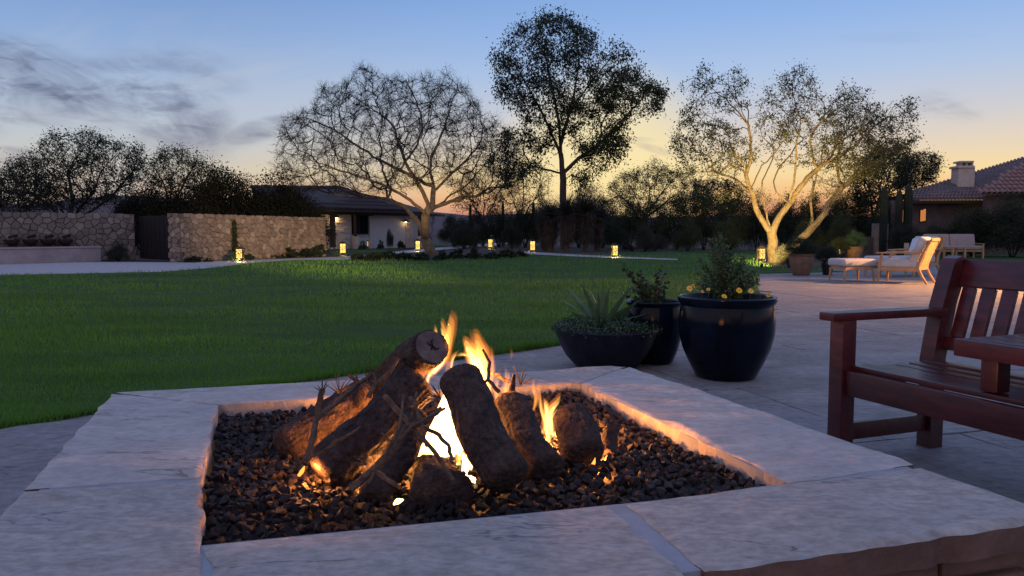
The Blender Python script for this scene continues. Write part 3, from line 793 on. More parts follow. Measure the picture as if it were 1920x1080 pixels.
# ------------------------------------------------------------------ fire
fire = thing('campfire', 'bright orange gas flames rising between the logs', 'fire', (pitc.x, pitc.y, ZR))
def tongue(pts, ws, Y, m, name='flame', n=14, ell=.8):
    ps = []; rs = []
    c = [P(x, y, Y) for x, y in pts]; k = len(c); NN = 22
    for i in range(NN + 1):
        s = i / NN * (k - 1); a = min(int(s), k - 2); f = s - a
        p0_, p1_, p2_, p3_ = c[max(a - 1, 0)], c[a], c[a + 1], c[min(a + 2, k - 1)]
        q = .5 * ((2 * p1_) + (-p0_ + p2_) * f + (2 * p0_ - 5 * p1_ + 4 * p2_ - p3_) * f * f + (-p0_ + 3 * p1_ - 3 * p2_ + p3_) * f ** 3)
        w_ = ws[a] + (ws[a + 1] - ws[a]) * (3 * f * f - 2 * f ** 3)
        ps.append(q); rs.append(max(px2m(w_ / 2, Y), .0006))
    return MB().tube(ps, rs, n, True, 0, ell).build(name, m, fire, smooth=True, world=True)
_t1 = tongue
def tongue(pts, ws, Y, m, name='flame'):
    if name != 'flame': return _t1(pts, ws, Y, m, name)
    base_x, base_y = pts[0]
    for k, (sw, sh) in enumerate(((1.0, 1.0), (.74, .93), (.5, .82), (.28, .66))):
        q = [(base_x + (x - base_x) * sh + .8 * math.sin(k * 2 + y * .1), base_y + (y - base_y) * sh) for x, y in pts]
        _t1(q, [w * sw for w in ws], Y, m[min(k, len(m) - 1)], name)
O_ = [volm('flame_skin', (1, .22, .03), 12), volm('flame_mid', (1, .36, .06), 28), volm('flame_core_a', (1, .48, .10), 42)]
I_ = [volm('flame_skin_bright', (1, .28, .04), 22), volm('flame_mid_bright', (1, .44, .09), 55), volm('flame_core_b', (1, .62, .20), 110)]
Wp = [volm('flame_wisp_a', (1, .24, .05), 7), volm('flame_wisp_b', (1, .32, .08), 9)]
tongue([(812, 700), (830, 672), (838, 640), (832, 606), (828, 594)], [14, 24, 22, 10, 1], 2.02, I_)
tongue([(806, 705), (830, 668), (842, 630), (850, 600), (846, 578)], [16, 32, 28, 20, 2], 2.05, O_)
tongue([(818, 650), (817, 622), (816, 606)], [12, 9, 1], 2.03, I_)
tongue([(900, 735), (898, 705), (888, 668), (874, 640), (869, 628)], [16, 30, 34, 18, 1], 2.02, I_)
tongue([(912, 735), (908, 700), (900, 660), (893, 625), (885, 618)], [24, 40, 42, 18, 2], 2.06, O_)
tongue([(915, 720), (912, 695), (910, 660), (904, 640)], [20, 34, 30, 3], 2.10, Wp)
tongue([(912, 770), (915, 735), (908, 700), (902, 672)], [10, 20, 22, 2], 2.04, I_)
tongue([(918, 730), (925, 700), (924, 668), (921, 644)], [9, 12, 10, 1], 2.08, O_)
tongue([(930, 800), (925, 770), (918, 735)], [8, 16, 3], 2.0, I_)
tongue([(935, 790), (932, 750), (930, 710), (940, 690)], [12, 18, 14, 2], 2.06, O_)
tongue([(1022, 800), (1016, 768), (1010, 735), (1011, 708)], [6, 13, 11, 1], 1.98, O_)
tongue([(1020, 790), (1014, 765), (1011, 742)], [5, 7, 1], 1.98, I_)
tongue([(1038, 820), (1030, 790), (1032, 765), (1046, 745), (1052, 734)], [6, 22, 20, 10, 1], 2.0, I_)
tongue([(1028, 790), (1024, 760), (1018, 742)], [8, 14, 1], 2.02, I_)
tongue([(957, 678), (960, 662), (956, 650)], [1, 8, 1], 2.1, Wp)
tongue([(645, 745), (644, 728), (642, 715)], [4, 6, 1], 2.35, Wp)
tongue([(952, 735), (955, 712), (953, 692)], [8, 10, 1], 2.1, O_)
# white-hot heart behind the logs
tongue([(1000, 770), (1006, 745), (1000, 722), (1003, 706)], [8, 14, 10, 1], 2.08, O_)
tongue([(950, 760), (946, 730), (950, 705), (946, 684)], [10, 16, 12, 1], 2.10, O_)
tongue([(1030, 830), (1024, 800), (1022, 770), (1027, 748)], [14, 20, 14, 1], 2.03, I_)
tongue([(838, 700), (842, 676), (838, 650), (846, 630)], [12, 22, 18, 2], 1.98, Wp)
tongue([(884, 690), (880, 660), (886, 640), (880, 612)], [18, 26, 16, 1], 2.04, Wp)
tongue([(905, 700), (900, 676), (894, 655), (897, 640)], [10, 12, 8, 1], 2.0, I_)
tongue([(846, 690), (850, 668), (862, 655)], [8, 9, 1], 1.99, I_)
tongue([(880, 668), (866, 664), (852, 668)], [7, 9, 2], 1.97, I_)
tongue([(1046, 800), (1040, 775), (1036, 752)], [10, 12, 1], 2.04, Wp)
tongue([(800, 720), (806, 700), (816, 690)], [12, 12, 2], 2.0, I_)
tongue([(780, 905), (792, 870), (812, 830), (822, 800)], [60, 52, 36, 6], 1.93, O_)
tongue([(860, 915), (868, 880), (862, 830), (850, 790)], [50, 46, 30, 4], 1.93, O_)
tongue([(712, 918), (724, 896), (744, 862)], [40, 34, 4], 1.80, O_)
Cm = M['core']
tongue([(790, 905), (806, 868), (824, 820), (834, 775), (834, 738)], [60, 64, 56, 36, 5], 1.97, Cm, 'flame_heart')
tongue([(845, 905), (850, 865), (852, 815), (848, 765)], [60, 56, 44, 6], 2.03, Cm, 'flame_heart')
tongue([(765, 905), (775, 875), (798, 838)], [36, 30, 3], 1.98, Cm, 'flame_heart')
tongue([(872, 935), (880, 900), (868, 850)], [40, 34, 4], 1.86, Cm, 'flame_heart')
tongue([(706, 918), (720, 896), (738, 868), (746, 846)], [34, 34, 22, 3], 1.82, Cm, 'flame_heart')
tongue([(676, 925), (684, 912), (694, 898)], [14, 12, 2], 1.74, M['ember'], 'flame_heart')
tongue([(738, 946), (746, 940), (756, 937)], [3, 11, 3], 1.52, Cm, 'flame_heart')
tongue([(560, 892), (566, 884), (572, 872)], [6, 8, 1], 1.76, M['ember'], 'flame_heart')
tongue([(1105, 880), (1112, 872), (1116, 858)], [8, 9, 1], 1.90, M['ember'], 'flame_heart')
WARM = (1.0, .33, .07)
lamp('fire_glow', 'POINT', P(738, 866, 1.87), 4.0, WARM, fire, .02)
lamp('fire_glow', 'POINT', P(836, 810, 2.02), 30.0, WARM, fire, .05)
lamp('fire_glow', 'POINT', P(905, 690, 2.05), 6.0, WARM, fire, .04)
lamp('fire_glow', 'POINT', P(1048, 800, 2.16), 17, WARM, fire, .03)
lamp('fire_glow', 'POINT', P(660, 866, 1.90), 2.5, WARM, fire, .02)
lamp('fire_glow', 'POINT', P(588, 880, 1.76), 1.6, WARM, fire, .015)
lamp('fire_glow', 'POINT', P(1122, 862, 1.95), 4.0, WARM, fire, .015)
lamp('fire_glow', 'POINT', Vector((-.55, 2.46, HP - .018)), 2.6, WARM, fire, .03)

# ================================================================== POTS
def lathe_pot(name, label, c, prof, m, soil_z, soil_r, rim=None):
    t = thing(name, label, 'plant pot', c)
    MB().lathe(prof, 64).build('pot_body', m, t, smooth=True)
    s_ = MB(); s_.lathe([(0.001, soil_z + .02), (soil_r * .5, soil_z + .015), (soil_r, soil_z)], 40); s_.build('soil', M['potsoil'], t, smooth=True)
    return t
ZS = ZP
pc1 = G(1360, 706, ZS); pc1.z = ZS
k1 = pc1.y / FPX
lathe_pot('large_planter', 'largest glossy blue-black pot, yellow flowers round its rim', pc1,
          [(0, 0), (.185, 0), (.20, .012), (.245, .10), (.288, .20), (.312, .30), (.315, .38), (.306, .46), (.300, .485), (.312, .500), (.324, .520), (.322, .540), (.308, .548), (.296, .542), (.290, .51), (.285, .46), (.27, .46)], M['glaze'], .49, .291)
pc3 = G(1226, 679, ZS); pc3.z = ZS
lathe_pot('tall_planter', 'dark glazed pot half hidden behind the low bowl', pc3,
          [(0, 0), (.125, 0), (.14, .01), (.175, .10), (.205, .22), (.212, .32), (.200, .41), (.196, .425), (.208, .44), (.212, .455), (.200, .465), (.186, .458), (.182, .42), (.18, .40)], M['glaze'], .415, .183)
pc2 = G(1136, 686, ZS); pc2.z = ZS
lathe_pot('bowl_planter', 'wide low slate blue bowl planter with agave', pc2,
          [(0, 0), (.20, 0), (.225, .01), (.29, .08), (.335, .16), (.362, .24), (.368, .262), (.374, .272), (.368, .28), (.352, .276), (.345, .25)], M['glaze2'], .25, .346)

# plants in pots ----------------------------------------------------
def leafset(cs, dirs, ln, wd, r, curl=.2):
    """n leaves (each a bent 4 vertex diamond)"""
    cs = np.asarray(cs); n = len(cs); dirs = dirs / (np.linalg.norm(dirs, axis=1, keepdims=True) + 1e-9)
    sd = np.cross(dirs, r.normal(size=(n, 3))); sd /= (np.linalg.norm(sd, axis=1, keepdims=True) + 1e-9)
    up_ = np.cross(dirs, sd); l_ = (ln * (.6 + .7 * r.random(n)))[:, None]; w_ = (wd * (.6 + .7 * r.random(n)))[:, None]
    V = np.stack([cs, cs + dirs * l_ * .5 + sd * w_ + up_ * l_ * curl * .3, cs + dirs * l_ + up_ * l_ * curl * -.2, cs + dirs * l_ * .5 - sd * w_ + up_ * l_ * curl * .3], 1)
    return V.reshape(-1, 3), np.arange(n * 4).reshape(-1, 4)
def stem_shrub(name, label, cat, base, tips, stems_r, leaf_ln, leaf_w, per, m_leaf, seed, group=None, upw=.8, spread=.012, m_st='twigbark'):
    r = np.random.default_rng(seed); t = thing(name, label, cat, base, 0, group); sb = MB(); cs = []; ds = []
    for tip in tips:
        tip = Vector(tip); l_ = tip.length; n = max(5, int(l_ / .025)); b0 = Vector((tip.x * .15, tip.y * .15, 0))
        pts = []
        for i in range(n + 1):
            s = i / n; p = b0.lerp(tip, s); p.x = b0.x + (tip.x - b0.x) * s ** 1.4; p.y = b0.y + (tip.y - b0.y) * s ** 1.4
            pts.append(p + Vector(tuple(r.normal(0, .003, 3))))
        sb.tube(pts, [stems_r * (1 - .7 * i / n) for i in range(n + 1)], 5)
        for i in range(1, n + 1):
            if i / n < .18: continue
            d = (pts[i] - pts[i - 1]).normalized()
            for k in range(per):
                s = r.random(); p = pts[i - 1].lerp(pts[i], s) + Vector(tuple(r.normal(0, spread, 3))); cs.append(tuple(p)); ds.append(tuple(d * upw + Vector(tuple(r.normal(0, .75, 3)))))
    sb.build('stem', M[m_st], t, smooth=True)
    V, T = leafset(cs, np.array(ds), leaf_ln, leaf_w, r)
    o_ = link('foliage', fast_mesh('foliage', V, T), m_leaf, t); o_['kind'] = 'stuff'
    return t
r0_ = random.Random(4)
k_ = k1; soil1 = pc1 + Vector((0, 0, .50))
tips = [((x - 1360) * k_, r0_.uniform(-.08, .08), (555 - y) * k_) for x, y in
        [(1338, 428), (1328, 436), (1350, 430), (1318, 455), (1346, 448), (1360, 452), (1372, 462), (1396, 466), (1310, 475), (1390, 480), (1300, 498), (1405, 495), (1296, 515), (1412, 512), (1380, 470), (1355, 465), (1335, 465), (1322, 490), (1370, 490), (1345, 490)]]
for _ in range(46):
    a = r0_.random() * 6.28; q = r0_.random() ** .6; tips.append((math.cos(a) * .21 * q, math.sin(a) * .2 * q, r0_.uniform(.14, .30) * (1.1 - .5 * q)))
stem_shrub('potted_shrub', 'bushy green shrub growing in the largest blue-black pot', 'shrub', soil1, tips, .0035, .022, .006, 13, M['leafpot'], 8)
r0_ = random.Random(9)
k3 = pc3.y / FPX; soil3 = pc3 + Vector((0, 0, .42))
tips = [((x - 1226) * k3, r0_.uniform(-.06, .06), (572 - y) * k3) for x, y in [(1164, 498), (1176, 510), (1192, 508), (1205, 520), (1238, 500), (1232, 512), (1250, 532), (1180, 535), (1215, 530), (1245, 545), (1170, 550), (1200, 545), (1225, 535)]]
stem_shrub('jade_plant', 'dark upright succulent with round leaves in the tall pot', 'succulent', soil3, tips, .006, .036, .015, 5, M['leafpot2'], 9, upw=.3, spread=.007)
# agave
t = thing('agave', 'spiky green agave with long pointed blades in the low bowl', 'agave', pc2 + Vector((-.03, 0, .26)))
r0_ = random.Random(2); k2 = pc2.y / FPX
targets = [(1060, 535), (1084, 525), (1102, 535), (1120, 540), (1127, 518), (1145, 545), (1160, 540), (1175, 530), (1188, 545), (1205, 555), (1216, 548), (1224, 565), (1050, 560), (1076, 560), (1095, 555), (1135, 535), (1150, 560), (1200, 575), (1220, 582), (1066, 580), (1110, 550), (1170, 570)]
for i, (x, y) in enumerate(targets):
    tip = Vector(((x - 1127) * k2, r0_.uniform(-.16, .16), (616 - y) * k2)); L_ = tip.length; n = 8
    side_ = Vector((-tip.z, 0, tip.x)).normalized() if i % 2 else Vector((tip.x, tip.y, 0)).cross(Vector((0, 0, 1))).normalized()
    side_ = (side_ + Vector((r0_.uniform(-.3, .3), r0_.uniform(-.3, .3), 0))).normalized(); nrm = side_.cross(tip.normalized())
    m_ = MB(); vs = []
    for j in range(n + 1):
        s = j / n; w = .030 * (1 - s) ** .7 * (.6 + 1.2 * s if s < .35 else 1.02); c = tip * s + nrm * (.02 * math.sin(s * PI)); 
        vs += [c - side_ * w, c + nrm * (-.004 * (1 - s)), c + side_ * w]
    fs = []
    for j in range(n):
        a = j * 3; fs += [(a, a + 1, a + 4, a + 3), (a + 1, a + 2, a + 5, a + 4)]
    m_.v = vs; m_.f = fs; m_.build('blade', M['leafagave'], t, smooth=True)
r2 = np.random.default_rng(12); n = 5200; a = r2.random(n) * 6.28; q = np.sqrt(r2.random(n)) * .40
lump = .03 * np.sin(a * 5 + 1) + .02 * np.sin(a * 11)
cs = np.c_[np.cos(a) * q, np.sin(a) * q * .92, .27 + (.05 + lump) * (1 - (q / .42) ** 4) * r2.random(n) + .03 * r2.random(n) - np.clip(q - .35, 0, 1) * .5]
V, T = leafset(cs, r2.normal(size=(n, 3)) + np.array([0, 0, .5]), .020, .0055, r2)
t = thing('trailing_groundcover', 'small leaved trailing plant spilling round the agave bowl rim', 'plant', pc2)
o = link('foliage', fast_mesh('foliage', V, T), M['leafpot2'], t); o['kind'] = 'stuff'
sb = MB()
for i in range(26):
    a = i * .7; sb.tube([(0, 0, .26), (math.cos(a) * .2, math.sin(a) * .2, .29), (math.cos(a) * .36, math.sin(a) * .34, .285), (math.cos(a) * .40, math.sin(a) * .37, .26)], [.003, .002, .0015, .001], 4)
sb.build('stem', M['twigbark'], t)
PET2 = mat('pale_yellow_petals', (.72, .52, .10), (.85, .62, .16), 20, .6)
def pansy(loc, s, label, yaw):
    t = thing('pansy', label, 'flower', loc, yaw, 'yellow flowers in the largest pot')
    R = Matrix.Rotation(random.uniform(-.5, .5), 3, 'Y') @ Matrix.Rotation(math.radians(random.uniform(35, 85)), 3, 'X'); s *= random.uniform(.7, .95); pm_ = random.choice((M['petal'], PET2))
    MB().tube([(0, .01, -.05), (0, .004, -.02), (0, 0, 0)], [.0012] * 3, 5).build('stem', M['leafpot'], t)
    for k in range(5):
        a = k * 2 * PI / 5 + .3; vs = [Vector((0, 0, 0))]
        for j in range(7):
            b = a + (j - 3) * .26; rr_ = s * (1.0 if j in (0, 6) else 1.15) * (.85 if j in (0, 6) else 1); vs.append(R @ Vector((math.cos(b) * rr_, math.sin(b) * rr_, .003 * math.sin(j * 1.7) + .004 * (k % 2))))
        MB().add(vs, [(0, j + 1, j + 2) for j in range(6)]).build('petal', pm_, t)
    MB().lathe([(0, .004), (.004, .003), (.005, 0)], 8).build('flower_centre', M['petalc'], t)
for (x, y, s, lb) in [(1293, 541, .021, 'leftmost yellow pansy at the left side of the largest pot'), (1328, 543, .014, 'small yellow pansy between the shrub base and the leftmost flowers'), (1358, 556, .020, 'yellow pansy lowest at the middle of the pot rim'),
                      (1386, 545, .019, 'yellow pansy just right of the shrub stems'), (1408, 546, .021, 'larger orange-yellow pansy near the right side of the rim'), (1441, 553, .020, 'rightmost yellow pansy hanging over the pot rim'), (1300, 536, .014, 'small yellow pansy tucked behind the leftmost one'), (1317, 547, .010, 'tiny pale yellow bud left of the shrub stems')]:
    off = .22 if y < 550 else .27
    q = P(x, y, pc1.y - (.24 if 1310 < x < 1420 else .06)); pansy(q, s, lb, random.uniform(-.4, .4))

# ================================================================== BENCH
bl = Vector((.36, -.933, 0)).normalized(); bd = Vector((.933, .36, 0)).normalized()      # along, towards the back
bo = Vector((1.41, 3.27, ZP))
ang = math.atan2(bl.y, bl.x)
bench = thing('garden_bench', 'dark red wooden garden bench with a small built-in table', 'bench', bo, ang)
# local frame: x along the bench, y towards the back
RW = M['redwood']
def bp(name, fn, label=None):
    m_ = MB(); fn(m_); o_ = m_.build(name, RW, bench, smooth=True)
    if label: o_['label'] = label
    return o_
LEN = 1.95; DP = .52
for x in (0, LEN):
    bp('leg', lambda m_: m_.bbox((x, 0, .30), (.075, .075, .60), .006))
    # back post: leg below, raked above the seat
    def post(m_):
        pr = [(DP - .035, 0), (DP + .04, 0), (DP + .04, .40), (DP + .095, .65), (DP + .155, .81), (DP + .150, .848), (DP + .118, .864), (DP + .085, .852), (DP + .07, .825), (DP + .01, .64), (DP - .035, .40)]
        n = len(pr); vs = [Vector((x - .036, a, b)) for a, b in pr] + [Vector((x + .036, a, b)) for a, b in pr]
        m_.add(vs, [tuple(range(n)), tuple(range(n, 2 * n))] + [(i, (i + 1) % n, (i + 1) % n + n, i + n) for i in range(n)])
    bp('back_leg', post)
    bp('armrest', lambda m_: m_.bbox((x, .23, .615), (.085, .65, .036), .008))
    bp('side_rail', lambda m_: m_.bbox((x, DP / 2, .345), (.03, DP - .08, .075), .005))
    bp('stretcher', lambda m_: m_.bbox((x, DP / 2, .115), (.034, DP - .078, .075), .005))
bp('front_rail', lambda m_: m_.bbox((LEN / 2, -.004, .335), (LEN - .078, .034, .105), .006))
bp('back_rail', lambda m_: m_.bbox((LEN / 2, DP + .005, .36), (LEN - .075, .03, .08), .006))
for i in range(6):
    y = .047 + i * .080
    bp('seat_slat', lambda m_: m_.bbox((LEN / 2, y, .398 - .010 * math.sin(i / 5 * PI)), (LEN - .08, .066, .020), .004))
def raked(z): return DP + .015 + (z - .40) * .30
def top_rail(m_):
    a = math.atan(.30); R = Matrix.Rotation(-a, 3, 'X')
    m_.bbox((LEN / 2, raked(.785), .785), (LEN - .073, .032, .125), .006, R)
bp('top_rail', top_rail)
bp('lower_back_rail', lambda m_: m_.bbox((LEN / 2, raked(.475), .475), (LEN - .073, .028, .06), .005, Matrix.Rotation(-math.atan(.30), 3, 'X')))
nsl = 20
for i in range(nsl):
    x = .085 + i * (LEN - .17) / (nsl - 1)
    z0, z1 = .504, .724
    bp('back_slat', lambda m_: m_.bbox((x, raked((z0 + z1) / 2), (z0 + z1) / 2), (.062, .020, (z1 - z0) * 1.04), .004, Matrix.Rotation(-math.atan(.30), 3, 'X')))
# table in the middle of the bench
tx0, tx1 = .55, 1.33
bp('table_edge_rail', lambda m_: m_.bbox(((tx0 + tx1) / 2, -.015, .560), (tx1 - tx0, .03, .062), .005))
for x in (tx0 + .014, tx1 - .014):
    bp('table_edge_rail', lambda m_: m_.bbox((x, .255, .560), (.028, .508, .060), .005))
for i in range(6):
    bp('table_slat', lambda m_: m_.bbox(((tx0 + tx1) / 2, .04 + i * .086, .584), (tx1 - tx0 - .062, .077, .018), .004))
for x in (tx0 + .10, tx1 - .10):
    bp('table_post', lambda m_: m_.bbox((x, .055, .47), (.065, .065, .118), .005))

# ================================================================== LOUNGE FURNITURE (local: front = -y)
def rcush(m_, c, size, b=.05):
    bm = bmesh.new(); bmesh.ops.create_cube(bm, size=1); bmesh.ops.scale(bm, vec=size, verts=bm.verts)
    bmesh.ops.bevel(bm, geom=bm.edges[:], offset=min(b, min(size) * .4), segments=4, affect='EDGES', profile=.5)
    for v in bm.verts:
        k = 1 - (abs(v.co.x) / (size[0] / 2)) ** 3; l_ = 1 - (abs(v.co.y) / (size[1] / 2)) ** 3
        v.co.z *= 1 + .10 * k * l_
    bm.verts.ensure_lookup_table(); m_.add([v.co + Vector(c) for v in bm.verts], [[v.index for v in f.verts] for f in bm.faces]); bm.free()
def rot_add(m_, src, R, off):
    m_.add([R @ v + Vector(off) for v in src.v], src.f)
def lounge_chair(label, loc, rz, pillow=None):
    t = thing('lounge_chair', label, 'lounge chair', loc, rz, 'teak lounge chairs on the patio'); K = M['teak']
    for s in (-1, 1):
        MB().tube([(s * .31, -.36, .0), (s * .31, -.35, .2), (s * .31, -.34, .40), (s * .31, -.30, .56)], [.020, .026, .028, .022], 8).build('leg', K, t, smooth=True)
        MB().tube([(s * .31, .50, 0), (s * .31, .41, .14), (s * .31, .34, .28), (s * .31, .36, .40), (s * .31, .44, .62), (s * .31, .55, .84)], [.019, .026, .032, .030, .027, .022], 8).build('back_leg', K, t, smooth=True)
        MB().bar((s * .325, -.40, .575), (s * .325, .46, .60), .075, .028, .008).build('armrest', K, t, smooth=True)
        MB().bar((s * .31, -.34, .27), (s * .31, .36, .27), .03, .07, .005).build('side_rail', K, t)
    MB().bar((-.29, -.34, .27), (.29, -.34, .27), .03, .07, .005).build('front_rail', K, t)
    MB().bar((-.30, .545, .835), (.30, .545, .835), .03, .06, .006).build('top_rail', K, t)
    MB().bar((-.29, .36, .30), (.29, .36, .30), .03, .08, .006).build('back_rail', K, t)
    for i in range(7):
        x = -.24 + i * .08; MB().bar((x, .372, .34), (x, .53, .81), .062, .014, .003, Vector((0, 1, 0))).build('back_slat', M['cane'], t)
    m_ = MB(); rcush(m_, (0, -.01, .37), (.60, .70, .16)); m_.build('seat_cushion', M['cushion'], t, smooth=True)
    b_ = MB(); rcush(b_, (0, 0, 0), (.58, .50, .16)); R = Matrix.Rotation(math.radians(68), 3, 'X'); m_ = MB(); rot_add(m_, b_, R, (0, .315, .64)); m_.build('back_cushion', M['cushion'], t, smooth=True)
    if pillow:
        b_ = MB(); rcush(b_, (0, 0, 0), (.52, .40, .11)); m_ = MB(); rot_add(m_, b_, Matrix.Rotation(math.radians(66), 3, 'X'), (0, .20, .65)); m_.build('pillow', M['cushionb'], t, smooth=True)
    return t
def ottoman(label, loc, rz):
    t = thing('ottoman', label, 'ottoman', loc, rz, 'cushioned ottomans before the lounge chairs'); K = M['teak']
    for sx_ in (-1, 1):
        for sy_ in (-1, 1):
            MB().tube([(sx_ * .315, sy_ * .27, 0), (sx_ * .30, sy_ * .26, .16), (sx_ * .295, sy_ * .255, .27)], [.018, .026, .030], 8).build('leg', K, t, smooth=True)
        MB().bar((sx_ * .295, -.24, .265), (sx_ * .295, .24, .265), .03, .065, .005).build('side_rail', K, t)
        MB().bar((-.27, sx_ * .255, .265), (.27, sx_ * .255, .265), .03, .065, .005).build('end_rail', K, t)
    m_ = MB(); rcush(m_, (0, 0, .375), (.70, .62, .15)); m_.build('cushion', M['cushion'], t, smooth=True)
    return t
def gz(x, y): v = G(x, y, ZP); v.z = ZP; return v
lounge_chair('nearer teak lounge chair with cream cushions, its slatted back lit orange', gz(1692, 530), math.radians(-131))
lounge_chair('farther teak lounge chair holding a pale blue back pillow', gz(1712, 517), math.radians(-68), True)
ottoman('nearer cream ottoman on teak legs, left of the chairs', gz(1596, 527), math.radians(8))
ottoman('farther cream ottoman partly hidden behind the nearer chair', gz(1660, 518), math.radians(-60))
# loveseat
SOFC = mat('dusky_rose_cushion', (.30, .25, .25), (.36, .30, .30), 8, .9, .25, 120, bdist=.004)
lv = gz(1785, 484); kl = lv.y / FPX
lv.z = ZP
t = thing('garden_sofa', 'pale two seat garden sofa at the back of the patio', 'sofa', lv, math.radians(-4)); wv = 99 * kl; K = M['teak']
for sx_ in (-1, 1):
    for y in (-.33, .33): MB().bbox((sx_ * (wv / 2 - .05), y, .16), (.06, .06, .32), .005).build('leg', K, t)
    MB().bbox((sx_ * (wv / 2 - .05), 0, .545), (.08, .74, .03), .006).build('armrest', K, t)
    MB().bbox((sx_ * (wv / 2 - .05), -.33, .42), (.05, .05, .22), .005).build('arm_post', K, t)
    m_ = MB(); rcush(m_, (sx_ * wv / 4 * .93, -.03, .40), (wv / 2 * .92, .70, .16)); m_.build('seat_cushion', SOFC, t, smooth=True)
    b_ = MB(); rcush(b_, (0, 0, 0), (wv / 2 * .93, .50, .16)); m_ = MB(); rot_add(m_, b_, Matrix.Rotation(math.radians(76), 3, 'X'), (sx_ * wv / 4 * .94, .30, .66)); m_.build('back_cushion', SOFC, t, smooth=True)
MB().bbox((0, 0, .28), (wv - .1, .68, .06), .006).build('seat_frame', K, t); MB().bbox((0, .38, .6), (wv - .1, .03, .44), .006).build('back_panel', K, t)
# side tables
def side_table(label, loc, w, h, rz=0):
    t = thing('side_table', label, 'side table', loc, rz, 'teak side tables on the patio')
    for a in (-1, 1):
        for b in (-1, 1): MB().bbox((a * (w / 2 - .04), b * (w / 2 - .04), h / 2 - .015), (.06, .06, h - .03), .005).build('leg', M['teak'], t)
    for i in range(5): MB().bbox((0, -w / 2 + w * (i + .5) / 5, h - .012), (w, w / 5 - .012, .026), .004).build('top_slat', M['teak'], t)
    return t
side_table('small square teak table in front of the garden sofa', gz(1789, 489), .52, .48, .1)
side_table('teak table carrying a candle glass behind the lounge chairs', gz(1700, 505), .5, .52, .2)
cq = gz(1700, 505) + Vector((.0, .05, .521 + .001))
t = thing('candle_glass', 'pale candle glass standing on the table behind the chairs', 'candle holder', cq)
MB().lathe([(0, 0), (.055, 0), (.06, .01), (.06, .17), (.055, .17), (.054, .02), (0, .02)], 20).build('glass_cup', M['candle'], t, smooth=True)
MB().lathe([(0, .02), (.035, .02), (.035, .10), (0, .105)], 14).build('candle', M['cushion'], t, smooth=True)
# lamp standing outside the picture to the right that lights the chairs
lq = Vector((10.9, 13.9, ZP))
t = thing('lamp_post', 'bronze garden lamp post beside the patio, right of the picture', 'lamp post', lq)
MB().tube([(0, 0, 0), (0, 0, 1.2), (0, 0, 2.35)], [.05, .04, .035], 12).build('pole', M['bronze'], t, smooth=True)
MB().lathe([(.03, 2.55), (.24, 2.44), (.25, 2.42), (.02, 2.52)], 24).build('shade', M['bronze'], t, smooth=True)
MB().tube([(0, 0, 2.35), (.0, 0, 2.55)], [.02, .02], 8).build('stem', M['bronze'], t)
lamp('lamp_light', 'SPOT', lq + Vector((-.13, 0, 2.36)), 3300, (1.0, .44, .13), t, .05, Vector((6.6, 13.2, 0)), 84, 1.0)

# ================================================================== STONE WALLS
def stone_wall(name, label, p0, p1, z1, thick, cell, seed, endface=False, cat='wall', fade=1):
    d = (p1 - p0); ln = d.length; d = d.normalized(); nrm = Vector((d.y, -d.x, 0))
    if nrm.dot(-p0) < 0: nrm = -nrm
    r = random.Random(seed); t = thing(name, label, cat, (p0.x, p0.y, 0))
    R = Matrix((d, nrm, Vector((0, 0, 1)))).transposed()
    MB().box((p0 + p1) / 2 - nrm * thick / 2 + Vector((0, 0, z1 / 2 - .05)), (ln, thick, z1 + .1 - .04), R).build('wall_core', M['wallmortar'], t, world=True)
    def face(o, dd, nn, L_):
        nx_ = max(1, round(L_ / cell)); nz_ = max(1, round(z1 / (cell * .72))); seeds = []
        for j in range(-1, nz_ + 1):
            for i in range(-1, nx_ + 1):
                seeds.append(((i + .5 + .5 * (j % 2) + r.uniform(-.42, .42)) * L_ / nx_, (j + .5 + r.uniform(-.36, .36)) * z1 / nz_))
        for a in seeds:
            if not (0 < a[0] < L_ and 0 < a[1] < z1): continue
            poly = [(0, 0), (L_, 0), (L_, z1), (0, z1)]
            for b in seeds:
                if b is a: continue
                dx, dz = b[0] - a[0], b[1] - a[1]; dist = math.hypot(dx, dz)
                if dist > cell * 3: continue
                nx, nz = dx / dist, dz / dist; poly = clip(poly, nx, nz, (a[0] + b[0]) / 2 * nx + (a[1] + b[1]) / 2 * nz)
                if len(poly) < 3: break
            poly = shrink(dedupe(poly), .009)
            if len(poly) < 3: continue
            inn = shrink(dedupe(poly), .018)
            pr = r.uniform(.012, .07)
            cxx = sum(p[0] for p in poly) / len(poly); czz = sum(p[1] for p in poly) / len(poly)
            out_ = dedupe(poly); n = len(out_)
            if n < 3: continue
            f3 = lambda q, h: o + dd * q[0] + Vector((0, 0, q[1])) + nn * h
            top = [((q[0] - cxx) * .88 + cxx, (q[1] - czz) * .88 + czz) for q in out_]
            vs = [f3(q, -.01) for q in out_] + [f3(q, pr * .7) for q in out_] + [f3(q, pr) for q in top]
            fs = [(i, (i + 1) % n, (i + 1) % n + n, i + n) for i in range(n)] + [(n + i, n + (i + 1) % n, 2 * n + (i + 1) % n, 2 * n + i) for i in range(n)] + [tuple(range(2 * n, 3 * n))]
            MB().add(vs, fs).build('stone', r.choice(M['wallstone'][:4] + M['wallstone'][:3] + [M['wallstone'][4]]), t, world=True)
    face(p0.copy(), d, nrm, ln)
    if endface: face(p0 - nrm * thick, nrm, -d, thick)
    return t, d, nrm
w1a, w1b = Vector((-18.6, 24.45, 0)), Vector((-13.58, 27.9, 0))
stone_wall('fountain_wall', 'dim purplish rubble stone wall behind the long water trough', w1a, w1b, 1.66, .5, .27, 3)
w2a, w2b = G(340, 492), G(611, 479.5)
w2a.z = w2b.z = 0
stone_wall('garden_wall', 'warm lit rubble stone wall left of the low house', w2a, w2b, 1.62, .5, .235, 5, endface=True)
